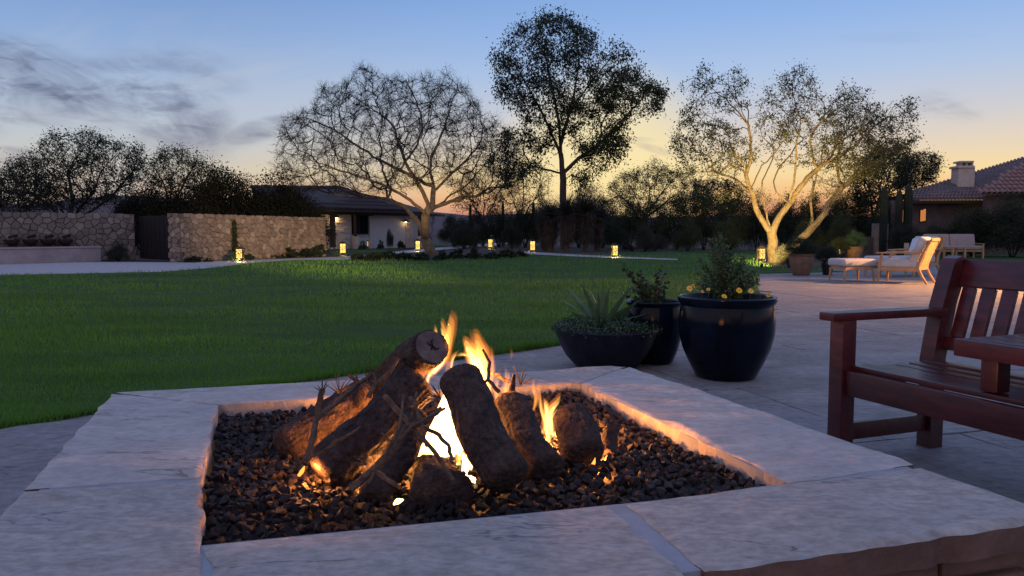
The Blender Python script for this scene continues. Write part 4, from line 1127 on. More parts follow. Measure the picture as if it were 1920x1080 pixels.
# gate in the gap
ga, gb = Vector((-13.5, 28.1, 0)), w2a + Vector((-.55, .75, 0))
t = thing('garden_gate', 'black plank gate in the gap between the two stone walls', 'gate', ga); dd = (gb - ga); ln = dd.length; dd.normalize()
for i in range(8):
    a = ga + dd * (ln * (i + .04) / 8); b = ga + dd * (ln * (i + .96) / 8); m_ = MB(); m_.bbox((a + b) / 2 + Vector((0, 0, .8)), ((b - a).length, .04, 1.52), .006, Matrix.Rotation(math.atan2(dd.y, dd.x), 3, 'Z')); m_.build('plank', M['gatewood'], t, world=True)
for z in (.3, 1.3):
    MB().bar(ga + Vector((0, .045, z)), gb + Vector((0, .045, z)), .04, .09).build('gate_rail', M['gatewood'], t, world=True)
# fountain trough
fa, fb = G(-260, 503), G(190, 490.5); fa.z = fb.z = 0
d = (fb - fa).normalized(); nrm = Vector((d.y, -d.x, 0)); ln = (fb - fa).length
if nrm.y > 0: nrm = -nrm
R = Matrix((d, -nrm, Vector((0, 0, 1)))).transposed()
ft = thing('water_trough', 'long pale stone water trough standing along the dim wall', 'trough', fa)
hz = .52
def fbx(name, s0, s1, n0, n1, z0, z1, m):
    c = fa + d * ((s0 + s1) / 2) - nrm * ((n0 + n1) / 2) + Vector((0, 0, (z0 + z1) / 2)); return MB().bbox(c, (s1 - s0, n1 - n0, z1 - z0), .012, R).build(name, m, ft, world=True)
TS = mat('trough_plaster', (.30, .24, .24), (.40, .33, .33), 2.5, .9, .4, 12)
fbx('front_wall', 0, ln, 0, .16, 0, hz - .06, TS); fbx('back_wall', 0, ln, .74, .9, 0, hz - .06, TS)
fbx('end_wall', ln - .16, ln, .162, .738, 0, hz - .06, TS); fbx('coping', -.03, ln + .02, -.03, .19, hz - .058, hz, TS)
fbx('water_surface', .0, ln - .162, .162, .738, .3, .40, M['water'])
for i, x in enumerate((22, 57, 90, 123)):
    q = P(x, 452, 0.0 + 25.3 + x * .0093); q.z = .66
    tt = thing('water_spout', ['leftmost dark scupper bowl above the trough', 'second dark scupper bowl from the left above the trough', 'third dark scupper bowl from the left above the trough', 'rightmost dark scupper bowl above the trough'][i], 'spout', q, 0, 'scupper bowls on the fountain wall')
    MB().lathe([(.02, -.13), (.10, -.12), (.19, -.03), (.24, .06), (.25, .09), (.21, .085), (.14, 0), (0, -.05)], 20).build('bowl', M['darkwood'], tt, smooth=True)
    MB().tube([(0, .25, .22), (0, .05, .20), (0, -.10, .16)], [.05, .05, .055], 10).build('pipe', M['bronze'], tt, smooth=True)

# ================================================================== LEFT HOUSE
hs = thing('low_house', 'low white brick house with tiled roof and dark timber porch', 'house', P(690, 466, 47.0) * 1.0); hs.location.z = 0
Yh = lambda px: 45.0 + (px - 600) * .028
def hp3(px, py, off=0.0): return P(px, py, Yh(px) + off)
def zq(px, py, off=0.0): return hp3(px, py, off).z
hd = (hp3(790, 436) - hp3(600, 436)); hd.z = 0; hd.normalize(); hn = Vector((hd.y, -hd.x, 0)); Rh = Matrix((hd, -hn, Vector((0, 0, 1)))).transposed()
def hx(px):
    p = hp3(px, 436); return Vector((p.x, p.y, 0))
def hbox(name, pxa, pxb, z0, z1, depth, m, front=0.0, par=None, bev=.01):
    a, b = hx(pxa), hx(pxb); c = (a + b) / 2 + hn * front - hn * depth / 2 + Vector((0, 0, (z0 + z1) / 2))
    return MB().bbox(c, ((b - a).length, depth, z1 - z0), bev, Rh).build(name, m, par or hs, world=True)
zt = 2.05
hbox('wall', 560, 657.2, 0, zt, .3, M['stucco'], -.002)
hbox('wall', 657.2, 692.8, 0, zq(675, 440.5), .3, M['stucco'])
hbox('wall', 692.8, 790, 0, zt, .3, M['stucco'])
win = hbox('window', 657.4, 692.6, zq(675, 440), zt - .02, .06, M['darkwood'], -.10)
for a, b in ((659.5, 674.3), (675.7, 690.8)): hbox('pane', a, b, zq(675, 437.5), zt - .08, .03, M['glass'], -.08, win)
hbox('window_sill', 656, 694, zq(675, 442.5), zq(675, 440.3), .14, M['chim'], .08)
for a, b in ((611.8, 618.4), (655.8, 658.6), (776, 780)):
    hbox('porch_post', a, b, .12 if a < 620 else .75, zt + .12, .22, M['darkwood'], .62)
for a, b in ((654, 661), (775, 782)): hbox('post_base', a, b, 0, .75, .34, M['housebrick'], .70)
hbox('porch_beam', 603, 792, zt - .02, zt + .26, .22, M['darkwood'], .62)
hbox('lintel', 655, 700, zt - .05, zt + .15, .1, M['darkwood'], .06)
# coursed stone panels
def courses(pa, pb, par):
    a, b = hx(pa), hx(pb); L_ = (b - a).length; z = 0; row_ = 0; rr_ = random.Random(int(pa))
    while z < zt - .1:
        h = .19; s = -(.2 if row_ % 2 else 0)
        while s < L_:
            w = rr_.uniform(.3, .52); s0_, s1_ = max(0, s), min(L_, s + w)
            if s1_ - s0_ > .08:
                pr = .03 + rr_.random() * .13
                MB().bbox(a + hd * ((s0_ + s1_) / 2) + hn * (pr / 2 - .002) + Vector((0, 0, z + h / 2)), (s1_ - s0_ - .035, pr, h - .03), .012, Rh).build('stone_block', M['housebrick'], par, world=True)
            s += w
        z += h; row_ += 1
courses(619, 653, hs); courses(759, 776, hs)
# roof: front slope and right hip, tiled
e0, e1 = hp3(528, 381, -1.15), hp3(764, 397.5, -1.15)
ez = 2.30
e0 = Vector((e0.x, e0.y, ez)); e1 = Vector((e1.x, e1.y, ez))
r0r = P(470, 346, 52.0); r1r = P(640, 353, 53.0); rzv = 4.05
r0r.z = r1r.z = rzv
rb0, rb1 = r0r + Vector((-1.5, 6, -1.7)), e1 + Vector((1.5, 10, 0))
MB().add([e0, e1, r1r, r0r, rb1, rb0], [(0, 1, 2, 3), (1, 4, 2), (3, 2, 4, 5)]).build('roof', M['darkwood'], hs, world=True)
MB().add([e0 - Vector((0, 0, .13)), e1 - Vector((0, 0, .13)), e1 - Vector((0, 0, .01)), e0 - Vector((0, 0, .01)), rb1 - Vector((0, 0, .13)), rb1 - Vector((0, 0, .01))], [(0, 1, 2, 3), (1, 4, 5, 2), (0, 1, 4)]).build('fascia', M['darkwood'], hs, world=True)
tl = MB(); nrow = 46
for i in range(nrow):
    s = (i + .5) / nrow; a = e0.lerp(e1, s) + Vector((0, -.04, .03)); b = r0r.lerp(r1r, min(1, s * 1.0)) + Vector((0, 0, .03))
    for k in range(7):
        q0 = a.lerp(b, k / 7); q1 = a.lerp(b, (k + 1.1) / 7)
        tl.tube([q0 + Vector((0, 0, .035)), q1], [.085, .07], 6)
tl.build('roof_tiling', M['rooftile'], hs, smooth=True, world=True)['kind'] = 'stuff'
# sconces
def sconce(px, py, label, energy):
    q = hx(px) + hn * .20; q.z = zq(px, py)
    t = thing('wall_sconce', label, 'wall lamp', q, 0, 'porch wall lamps')
    MB().lathe([(.03, .16), (.10, .10), (.17, .02), (.18, 0), (.15, .0), (.09, .08), (0, .13)], 20).build('shade', M['bronze'], t, smooth=True)
    MB().lathe([(0, -.06), (.05, -.05), (.07, 0), (.05, .04), (0, .06)], 14).build('bulb', M['bulb'], t, smooth=True)
    MB().bar((0, .02, .12), (0, .19, .12), .03, .03).build('bracket', M['bronze'], t)
    lamp('sconce_light', 'POINT', q + Vector((0, -.02, -.10)), energy, (1.0, .62, .24), t, .04)
sconce(628, 408, 'glowing dome wall lamp high on the left stone panel of the porch', 9)
sconce(757.5, 416, 'wall lamp half hidden by the mesquite at the right stone panel', 1.8)

# ================================================================== RIGHT HOUSE
Yr = lambda px: 37.5 - (px - 1700) * .002
def rp3(px, py, off=0.0): return P(px, py, Yr(px) + off)
rh = thing('ranch_house', 'long purple-brown ranch house with clay tile roof at far right', 'house', (rp3(1800, 436).x, rp3(1800, 436).y, 0))
def rbox(name, pa, pb, ya, yb, off, depth, m, par=None, z0=None):
    a = rp3(pa, ya, off); b = rp3(pb, yb, off); zz0 = b.z if z0 is None else z0
    c = (a + b) / 2; c.z = (a.z + zz0) / 2; c.y += depth / 2
    L_ = math.hypot(a.x - b.x, a.y - b.y)
    return MB().bbox(c, (L_, depth, a.z - zz0), .012, Matrix.Rotation(math.atan2(b.y - a.y, b.x - a.x), 3, 'Z')).build(name, m, par or rh, world=True)
rbox('wall', 1672, 2100, 376, 470, 0, .35, M['rwall'], z0=-.02)
for a, b, c_, d_ in ((1693.5, 1698.5, 394, 416), (1726.5, 1731, 394, 415), (1732, 1735.5, 392, 414)):
    w_ = rbox('window', a - 1.2, b + 1.2, c_ - 1.5, d_ + 1.5, -.06, .05, M['darkwood']); rbox('pane', a, b, c_, d_, -.085, .02, M['litwin'], w_)
rbox('pier', 1643, 1666, 419, 456, -1.6, .5, M['wallstone'][0], z0=-.02)
rbox('low_wall', 1600, 1643, 444, 462, -1.4, .35, M['rwall'], z0=-.02)
# main roof plane
ea, eb = rp3(1700, 375, -.6), rp3(2120, 372, -.6)
ez = max(ea.z, eb.z) ; ea.z = eb.z = ea.z
ra, rb_ = rp3(1708, 360, 1.0), rp3(2120, 236, 7.0)
MB().add([ea, eb, rb_, ra, ea + Vector((0, 8, -.3)), rb_ + Vector((2, 6, -2))], [(0, 1, 2, 3), (3, 2, 5, 4)]).build('roof', M['roofsheet'], rh, world=True)
MB().add([ea - Vector((0, 0, .16)), eb - Vector((0, 0, .16)), eb - Vector((0, 0, .01)), ea - Vector((0, 0, .01))], [(0, 1, 2, 3)]).build('fascia', M['darkwood'], rh, world=True)
tl = MB(); nrow = 62
for i in range(nrow):
    s = (i + .5) / nrow; a = ea.lerp(eb, s) + Vector((0, -.03, .03)); b = ra.lerp(rb_, s) + Vector((0, 0, .03)); nk = max(2, int((b - a).length / .42))
    for k in range(nk):
        tl.tube([a.lerp(b, k / nk) + Vector((0, 0, .035)), a.lerp(b, (k + 1.1) / nk)], [.085, .066], 6)
tl.build('roof_tiling', mat('dusky_clay_tile', (.15, .11, .115), (.22, .165, .165), 3, .85, .3, 20), rh, smooth=True, world=True)['kind'] = 'stuff'
# nearer gable with clear tiles
ga_, gb_ = rp3(1838, 364, -2.2), rp3(2010, 364, -2.2); gz_ = rp3(1860, 364, -2.2).z; ga_.z = gb_.z = gz_
gt = rp3(1925, 310, .2); gt2 = rp3(2100, 260, 3)
MB().add([ga_, gb_, gt2, gt], [(0, 1, 2, 3)]).build('front_roof', M['roofsheet'], rh, world=True)
tile = MB()
for j in range(2):
    pass
prof = [(math.cos(a), math.sin(a)) for a in [PI * i / 6 for i in range(7)]]
def half_tile(Lt=.46, R0=.115, R1=.092):
    m_ = MB(); vs = []
    for (y, R_) in ((0, R0), (Lt, R1)):
        vs += [Vector((c * R_, y, s * R_)) for c, s in prof]
        vs += [Vector((c * (R_ - .018), y, s * (R_ - .018))) for c, s in prof]
    fs = []
    for k in range(6):
        fs += [(k, k + 1, 14 + k + 1, 14 + k), (7 + k, 7 + k + 1, 21 + k + 1, 21 + k), (k, k + 1, 7 + k + 1, 7 + k)]
    m_.add(vs, fs); me_ = bpy.data.meshes.new('tile'); me_.from_pydata([tuple(v) for v in m_.v], [], m_.f); me_.update(); me_.materials.append(M['rooftile2']); return me_
tme = half_tile(); irh = wm(rh).inverted(); cnt = 0
edge_u = (gb_ - ga_).normalized(); slope = (gt2 - gb_); slope = (slope - edge_u * slope.dot(edge_u)).normalized()
nrmr = edge_u.cross(slope).normalized()
if nrmr.z < 0: nrmr = -nrmr
Rt = Matrix((edge_u, slope, nrmr)).transposed().to_4x4()
leftd = (gt - ga_); ncol = int((gb_ - ga_).length / .235)
for i in range(ncol):
    for k in range(16):
        q = ga_ + edge_u * (.235 * (i + .5)) + slope * (k * .40)
        # inside the roof: right of the left rake
        rel = q - ga_; lim = leftd.dot(edge_u) / leftd.dot(slope) * rel.dot(slope)
        if rel.dot(edge_u) < lim - .05: continue
        if q.x / q.y > .70 or cnt >= 300: continue
        o = bpy.data.objects.new('roof_tile', tme); COL.objects.link(o); o.parent = rh; o.matrix_basis = irh @ (Matrix.Translation(q + nrmr * .02) @ Rt @ Matrix.Rotation(-.05, 4, 'X')); cnt += 1
rbox('front_wall', 1850, 2010, 366, 470, -1.6, .3, M['rwall'], z0=-.02)
ch = rbox('chimney', 1799, 1828, 313, 352, .6, .75, M['chim'])
rbox('chimney_band', 1797.5, 1829.5, 310.5, 314.5, .52, .9, M['chim'], ch)
for a in (1803, 1813, 1823.5): rbox('cap_post', a, a + 2.5, 304.5, 310.6, .62, .5, M['chim'], ch)
rbox('chimney_cap', 1801, 1827.5, 301.5, 304.6, .55, .7, M['chim'], ch)

# ================================================================== LANTERNS
def lantern(px, py, label, h=.48, w=.20, m='panel', energy=3.0, group='glowing path lanterns'):
    q = G(px, py, .0); q.z = .0
    q.z = 0.0 if m != 'x' else 0
    t = thing('path_lantern', label, 'lantern', q, random.uniform(-.3, .3), group); K = M['bronze']; z0 = .13; z1 = h - .05
    for a in (-1, 1):
        for b in (-1, 1): MB().box((a * w / 2, b * w / 2, z1 / 2), (.022, .022, z1)).build('corner_post', K, t)
    MB().box((0, 0, h - .03), (w * 1.35, w * 1.35, .05), taper=.8).build('cap', K, t)
    MB().box((0, 0, h + .02), (w * .8, w * .8, .05), taper=.7).build('finial', K, t)
    MB().box((0, 0, z0 - .012), (w, w, .02)).build('base_plate', K, t)
    MB().box((0, 0, (z0 + z1) / 2), (w * .84, w * .84, z1 - z0)).build('glowing_panel', M[m], t)
    if m == 'panel':
        fr_ = MB(); rr_ = random.Random(int(px))
        for a in range(4):
            Ra = Matrix.Rotation(a * PI / 2, 3, 'Z')
            for (x0, zz0, x1, zz1) in [(0, z0, 0, z1), (-.09, .24, -.0, .30), (.0, .22, .09, .34), (-.09, .37, 0, .26), (.0, .37, .09, .40), (-.06, .16, -.06, .24), (.05, .16, .05, .24), (-.05, .32, -.05, .42), (.045, .28, .045, .38)]:
                p_ = Ra @ Vector((x0 * w / .2, -w * .46, zz0)); p2 = Ra @ Vector((x1 * w / .2, -w * .46, zz1)); fr_.bar(p_, p2, .014, .012, .001, Ra @ Vector((0, -1, 0)))
        fr_.build('fretwork', K, t)
    lamp('lantern_light', 'POINT', q + Vector((0, -.02, .085)), energy * 1.8, (1.0, .70, .20), t, .03)
    return t
LN = [(450, 491, 'leftmost path lantern, before the warm stone wall beside a small plant', .48, .22, 'panel', 10),
      (643, 479.5, 'path lantern at the right end of the stone wall', .56, .25, 'panel', 10),
      (783, 472, 'path lantern just left of the mesquite trunk', .60, .24, 'panel', 10),
      (920, 467, 'path lantern by the winding path bend right of the mesquite', .62, .25, 'panel', 7),
      (998, 473.5, 'path lantern beside the shaggy yucca clump', .60, .25, 'panel', 10),
      (1152, 485, 'path lantern alone at the far edge of the lawn', .54, .22, 'panel', 12),
      (1427, 492, 'rightmost path lantern, left of the uplit tree trunk', .50, .21, 'panel', 10),
      (688, 466, 'small orange lantern low before the white house wall', .5, .2, 'panelo', 1.5),
      (882, 461, 'small orange lantern in the grass right of the mesquite', .55, .22, 'panelo', 1.5),
      (921, 446, 'tiny far lantern at the left of a distant pair', .6, .3, 'panel', 2),
      (943, 447, 'tiny far lantern at the right of a distant pair', .6, .3, 'panel', 2)]
for a in LN: lantern(a[0], a[1], a[2], a[3], a[4], a[5], a[6])

# ================================================================== TREES
def grow(root, skel, attr, seg, alpha, seed, wig=.04, back=.3):
    r = np.random.default_rng(seed); cap_ = 60000
    X = np.zeros((cap_, 3)); par = np.full(cap_, -1); plen = np.zeros(cap_); D_ = np.zeros((cap_, 3)); n = 1
    X[0] = root; D_[0] = (0, 0, 1)
    def addpath(i0, pts):
        nonlocal n
        cur = i0
        for p in pts:
            v = np.array(p) - X[cur]; l_ = np.linalg.norm(v)
            if l_ < 1e-6 or n >= cap_: continue
            X[n] = p; par[n] = cur; plen[n] = plen[cur] + l_; D_[n] = v / l_; cur = n; n += 1
        return cur
    for pl in skel:
        p0 = np.array(pl[0]); i = int(np.argmin(((X[:n] - p0) ** 2).sum(1))); pts = []
        full_ = [X[i]] + [np.array(p) for p in pl[1:]] if np.linalg.norm(X[i] - p0) < 3 * seg else [X[i]] + [np.array(p) for p in pl]
        k = len(full_)
        for a in range(k - 1):
            p0_, p1_, p2_, p3_ = full_[max(a - 1, 0)], full_[a], full_[a + 1], full_[min(a + 2, k - 1)]
            m_ = max(1, int(np.linalg.norm(p2_ - p1_) / seg))
            for j in range(1, m_ + 1):
                f = j / m_; q = .5 * ((2 * p1_) + (-p0_ + p2_) * f + (2 * p0_ - 5 * p1_ + 4 * p2_ - p3_) * f * f + (-p0_ + 3 * p1_ - 3 * p2_ + p3_) * f ** 3)
                pts.append(q + r.normal(0, wig * .4, 3) * seg)
        addpath(i, pts)
    nsk = n
    d0 = np.array([((X[:nsk] - a) ** 2).sum(1).min() for a in attr]) ** .5
    order = np.argsort(d0 + r.normal(0, .2, len(attr)) * d0.mean())
    for ai in order:
        a = attr[ai]; v = a - X[:n]; dist = np.sqrt((v ** 2).sum(1)) + 1e-9
        dt = (v * D_[:n]).sum(1) / dist
        cost = dist * (1 + back * (1 - dt)) + alpha * plen[:n]
        i = int(np.argmin(cost)); l_ = dist[i]; k = max(1, int(l_ / seg)); pts = []
        t0 = D_[i] * l_ * .55; rnd = r.normal(0, 1, 3)
        for j in range(1, k + 1):
            f = j / k; h = X[i] * (2 * f ** 3 - 3 * f * f + 1) + a * (3 * f * f - 2 * f ** 3) + t0 * (f ** 3 - 2 * f * f + f)
            pts.append(h + r.normal(0, wig, 3) * seg + rnd * 0.0)
        addpath(i, pts)
    return X[:n], par[:n]
def tree_mesh(X, par, rtip, rroot, split, flare=.5, flen=1.5):
    n = len(X); cnt = np.zeros(n); ch = [[] for _ in range(n)]
    for i in range(n - 1, 0, -1):
        if cnt[i] == 0: cnt[i] = 1
        cnt[par[i]] += cnt[i]
    for i in range(1, n): ch[par[i]].append(i)
    e = math.log(rroot / rtip) / math.log(max(cnt[0], 2)); R_ = rtip * np.maximum(cnt, 1) ** e
    pl_ = np.zeros(n)
    for i in range(1, n): pl_[i] = pl_[par[i]] + np.linalg.norm(X[i] - X[par[i]])
    R_ *= 1 + flare * np.exp(-(pl_ / flen) ** 1.5)
    big, small = MB(), MB(); tips = []
    stack = [(0, -1)]
    Xv = [Vector(tuple(x)) for x in X]
    while stack:
        i, pr = stack.pop(); pts = [Xv[pr]] if pr >= 0 else []; rs = [R_[i]] if pr >= 0 else []
        cur = i
        while True:
            pts.append(Xv[cur]); rs.append(R_[cur])
            c = ch[cur]
            if not c: tips.append(cur); break
            c = sorted(c, key=lambda q: -cnt[q])
            for q in c[1:]: stack.append((q, cur))
            cur = c[0]
        if len(pts) < 2: continue
        # split chain into thick and thin stretch
        k = 0
        while k < len(rs) and rs[k] > split: k += 1
        if k >= 2: big.tube(pts[:k + 1] if k < len(pts) else pts, (rs[:k + 1] if k < len(rs) else rs), 9, True)
        if k < len(pts) - 1 or k < 2:
            s_ = max(0, k - 1) if k >= 2 else 0
            if len(pts[s_:]) >= 2: small.tube(pts[s_:], rs[s_:], 3, False)
    return big, small, R_, tips
def crown_pts(poly, Y, depth, n, r, shell=.55):
    xs = np.array([p[0] for p in poly]); ys = np.array([p[1] for p in poly]); cxp, cyp = xs.mean(), ys.mean(); out_ = []
    hw = (xs.max() - xs.min()) / 2; hh = (ys.max() - ys.min()) / 2
    while len(out_) < n:
        m_ = n * 3; X_ = r.uniform(xs.min(), xs.max(), m_); Y_ = r.uniform(ys.min(), ys.max(), m_); ok = inside(X_, Y_, poly)
        for x, y in zip(X_[ok], Y_[ok]):
            q = min(.98, math.hypot((x - cxp) / hw, (y - cyp) / hh)); dz = depth * math.sqrt(1 - q * q) * (r.random() * 2 - 1)
            out_.append(tuple(P(x, y, Y + dz)))
    return np.array(out_[:n])
def tris(cs, dirs, ln, wd, r):
    n = len(cs); dirs = dirs / (np.linalg.norm(dirs, axis=1, keepdims=True) + 1e-9)
    sd = np.cross(dirs, r.normal(size=(n, 3))); sd /= (np.linalg.norm(sd, axis=1, keepdims=True) + 1e-9)
    l_ = (ln * (.5 + .9 * r.random(n)))[:, None]; w_ = wd * (.7 + .6 * r.random((n, 1)))
    V = np.stack([cs - sd * w_, cs + sd * w_, cs + dirs * l_], 1); return V.reshape(-1, 3), np.arange(n * 3).reshape(-1, 3)
def make_tree(name, label, cat, base, skel, polys, Y, seg, rtip, rroot, split, seed, bark, twm, leafm=None, leaf=None, twiglets=None, alpha=.25, group=None, wig=.12, back=.3, flare=.5, flen=1.5):
    r = np.random.default_rng(seed); t = thing(name, label, cat, (base[0], base[1], 0), 0, group)
    attr = np.concatenate([crown_pts(p, Y + dy, dep, n, r) for p, dep, n, dy in polys])
    X, par = grow(np.array(base), [[tuple(q) for q in s] for s in skel], attr, seg, alpha, seed, wig, back)
    big, small, R_, tips = tree_mesh(X, par, rtip, rroot, split, flare, flen)
    big.build('trunk', bark, t, smooth=True, world=True)
    iv = np.array(wm(t).inverted()); off = iv[:3, 3]
    sV = np.array([tuple(v) for v in small.v]) + off
    o_ = link('branches', fast_mesh('branches', sV, np.array([f for f in small.f if len(f) == 4])), twm, t); o_['kind'] = 'stuff'
    thin = np.where(R_ < rtip * 2.6)[0]; thin = thin[thin > 0]
    D_ = X - X[par]; D_ /= (np.linalg.norm(D_, axis=1, keepdims=True) + 1e-9)
    if twiglets:
        k, ln, wd, grav = twiglets; idx = np.repeat(thin, k); d = D_[idx] * .7 + r.normal(0, .6, (len(idx), 3)) + np.array([0, 0, grav])
        d /= np.linalg.norm(d, axis=1, keepdims=True)
        cs = X[idx] + D_[idx] * r.uniform(-seg, 0, (len(idx), 1)); V, T = tris(cs, d, ln, wd, r)
        tipsP = cs + d * ln * .55; d2 = d * .5 + r.normal(0, .6, d.shape); V2, T2 = tris(tipsP, d2, ln * .6, wd * .8, r)
        o_ = link('twigs', fast_mesh('twigs', np.concatenate([V, V2]) + off, np.concatenate([T, T2 + len(V)])), twm, t); o_['kind'] = 'stuff'
    if leaf:
        per, spread, ln, wd, droop, prob = leaf
        sel = thin[r.random(len(thin)) < prob]; sel = np.concatenate([sel, np.array(tips)])
        cid = np.repeat(np.arange(len(sel)), per); jitter = r.normal(0, 1, (len(cid), 3)) * spread * (.6 + .8 * r.random(len(sel)))[cid][:, None]
        cs = X[sel][cid] + jitter; d = r.normal(0, 1, cs.shape) + np.array([0, 0, -droop]); V, T = leafset(cs, d, ln, wd, r)
        o_ = link('crown', fast_mesh('crown', V + off, T), leafm, t); o_['kind'] = 'stuff'
    return t
def sk(Y, *pls, jit=.0, seed=0):
    r = random.Random(seed); res = []
    for pl in pls:
        off = r.uniform(-1, 1) * jit; k = len(pl)
        res.append([P(q[0], q[1], Y + (q[2] if len(q) > 2 else off * i / max(1, k - 1))) for i, q in enumerate(pl)])
    return res
# mesquite
b1 = G(808, 479); b1.z = -.02; Y1 = b1.y
make_tree('mesquite_tree', 'wide bare mesquite with dense fine twigs, trunk lit from below', 'tree', b1, sk(Y1,
    [(808, 479), (808, 450), (811, 418), (812, 405)],
    [(806, 462), (793, 436), (775, 405), (752, 384), (705, 370), (640, 366), (575, 352)],
    [(806, 440), (797, 405), (778, 382), (748, 362), (700, 340), (640, 320), (580, 300)],
    [(812, 405), (802, 380), (788, 350), (762, 305), (748, 270), (735, 232), (690, 200), (660, 180)],
    [(812, 405), (826, 382), (848, 366), (872, 350), (900, 318), (935, 285)],
    [(812, 400), (812, 350), (806, 310), (820, 270), (838, 225), (850, 180)],
    [(812, 360), (850, 322), (885, 290), (905, 250), (900, 210)],
    [(785, 345), (730, 310), (680, 280), (620, 240), (570, 220)], [(760, 300), (790, 250), (780, 190), (760, 150)], [(826, 382), (870, 372), (915, 360), (950, 345)],
    jit=3.0, seed=2),
    [([(522, 345), (515, 290), (530, 212), (580, 205), (600, 165), (655, 150), (680, 122), (720, 140), (770, 145), (832, 128), (875, 160), (905, 205), (950, 235), (985, 300), (975, 360), (930, 390), (870, 385), (840, 350), (780, 345), (720, 365), (620, 362), (560, 360)], 4.3, 2000, 0)],
    Y1, .24, .0075, .135, .035, 21, M['treebark'], M['twigs'], None, None, (8, .42, .0062, .12), alpha=.16, wig=.24, flare=.75, flen=3.6)
# tall eucalyptus
b2 = P(1058, 462, 46); b2.z = -.02
make_tree('eucalyptus_tree', 'tallest dark leafy eucalyptus standing against the sunset', 'tree', b2, sk(46.0,
    [(1058, 466), (1057, 400), (1055, 340), (1052, 290), (1050, 272)],
    [(1057, 318), (1085, 298), (1115, 278), (1145, 248), (1175, 215), (1205, 185), (1225, 165)],
    [(1050, 272), (1060, 230), (1085, 185), (1120, 140), (1150, 105)], [(1050, 272), (1046, 220), (1032, 150), (1022, 90), (1030, 50)], [(1050, 275), (1022, 225), (992, 165), (962, 115)],
    [(1052, 330), (1020, 318), (985, 308), (950, 300)], [(1050, 280), (1070, 200), (1085, 120), (1078, 55)], [(1085, 298), (1120, 285), (1160, 270)], jit=2.2, seed=5),
    [([(928, 110), (950, 70), (985, 48), (1020, 30), (1060, 28), (1085, 40), (1110, 70), (1150, 80), (1180, 100), (1185, 130), (1130, 190), (1090, 240), (1050, 262), (1000, 240), (950, 200), (925, 165)], 3.2, 330, 0),
     ([(1110, 190), (1180, 118), (1215, 140), (1242, 165), (1238, 200), (1200, 215), (1175, 225), (1150, 260), (1120, 250)], 2.0, 130, 0),
     ([(1080, 262), (1150, 250), (1175, 262), (1165, 300), (1130, 312), (1100, 300)], 1.6, 60, 0),
     ([(920, 300), (935, 250), (985, 240), (1035, 270), (1030, 300), (1000, 330), (950, 345)], 2.0, 70, 0),
     ([(1065, 320), (1120, 300), (1115, 345), (1085, 370)], 1.2, 16, 0)],
    46.0, .35, .012, .165, .06, 22, M['darkbark'], M['twigs'], M['leafdark'], (52, .25, .19, .038, .8, .42), None, alpha=.2, wig=.12, flare=.35, flen=6)
# right uplit tree
b3 = G(1449, 491); b3.z = -.02; Y3 = b3.y
make_tree('ironwood_tree', 'forked pale trunked tree glowing yellow from a spotlight, small leaves', 'tree', b3, sk(Y3,
    [(1449, 492), (1449, 455), (1446, 437)],
    [(1446, 437), (1432, 416), (1418, 392), (1413, 366), (1400, 335), (1408, 285), (1402, 235), (1370, 195), (1335, 165), (1310, 135)],
    [(1413, 366), (1392, 356), (1368, 358), (1350, 375)], [(1410, 356), (1375, 335), (1330, 322), (1280, 325)],
    [(1412, 362), (1424, 320), (1455, 285), (1480, 240), (1460, 190)],
    [(1448, 437), (1462, 405), (1480, 384), (1500, 350), (1530, 318), (1560, 300), (1600, 275), (1640, 235)],
    [(1482, 382), (1520, 370), (1560, 362), (1590, 370)], [(1478, 384), (1490, 330), (1495, 270), (1500, 220), (1485, 170), (1495, 130)],
    [(1445, 435), (1432, 380), (1430, 340), (1450, 300)], [(1480, 384), (1450, 350), (1462, 310)], [(1402, 235), (1380, 180), (1375, 130)], [(1530, 318), (1520, 260), (1560, 200)],
    jit=1.6, seed=9),
    [([(1255, 270), (1275, 215), (1295, 195), (1340, 220), (1390, 250), (1420, 290), (1390, 325), (1330, 330), (1280, 320)], 2.2, 270, 0),
     ([(1275, 160), (1310, 118), (1345, 140), (1375, 118), (1405, 150), (1412, 200), (1360, 215), (1310, 205)], 1.6, 90, 0),
     ([(1420, 180), (1450, 150), (1495, 118), (1530, 140), (1545, 200), (1560, 280), (1520, 320), (1450, 300), (1420, 240)], 2.2, 240, 0),
     ([(1545, 200), (1585, 155), (1625, 175), (1660, 200), (1710, 180), (1718, 260), (1690, 300), (1640, 330), (1580, 340), (1540, 300)], 2.2, 420, 0)],
    Y3, .17, .006, .105, .028, 23, M['treebark'], M['twigs2'], M['leafolive'], (14, .095, .08, .021, .2, .36), (2, .22, .005, .1), alpha=.2, wig=.22, flare=.65, flen=2.2)
b3b = G(1470, 487); b3b.z = -.02
make_tree('leaning_tree', 'low tree with an orange-lit trunk leaning to the right', 'tree', b3b, sk(b3b.y,
    [(1470, 489), (1490, 462), (1520, 430), (1545, 402), (1556, 375), (1572, 352)], [(1524, 428), (1524, 400), (1520, 375), (1528, 340)], [(1508, 440), (1516, 420), (1522, 408)], [(1548, 398), (1553, 380), (1562, 372)],
    [(1572, 352), (1600, 330), (1650, 300), (1690, 270)], [(1572, 352), (1570, 300), (1590, 240), (1600, 190)], jit=1.0, seed=3),
    [([(1510, 345), (1530, 290), (1580, 200), (1640, 200), (1690, 230), (1680, 290), (1630, 330), (1570, 350)], 1.8, 240, .3)],
    b3b.y, .17, .0065, .11, .028, 24, M['treebark'], M['twigs2'], M['leafolive'], (10, .075, .062, .016, .1, .6), (2, .2, .005, .1), alpha=.2, wig=.2)
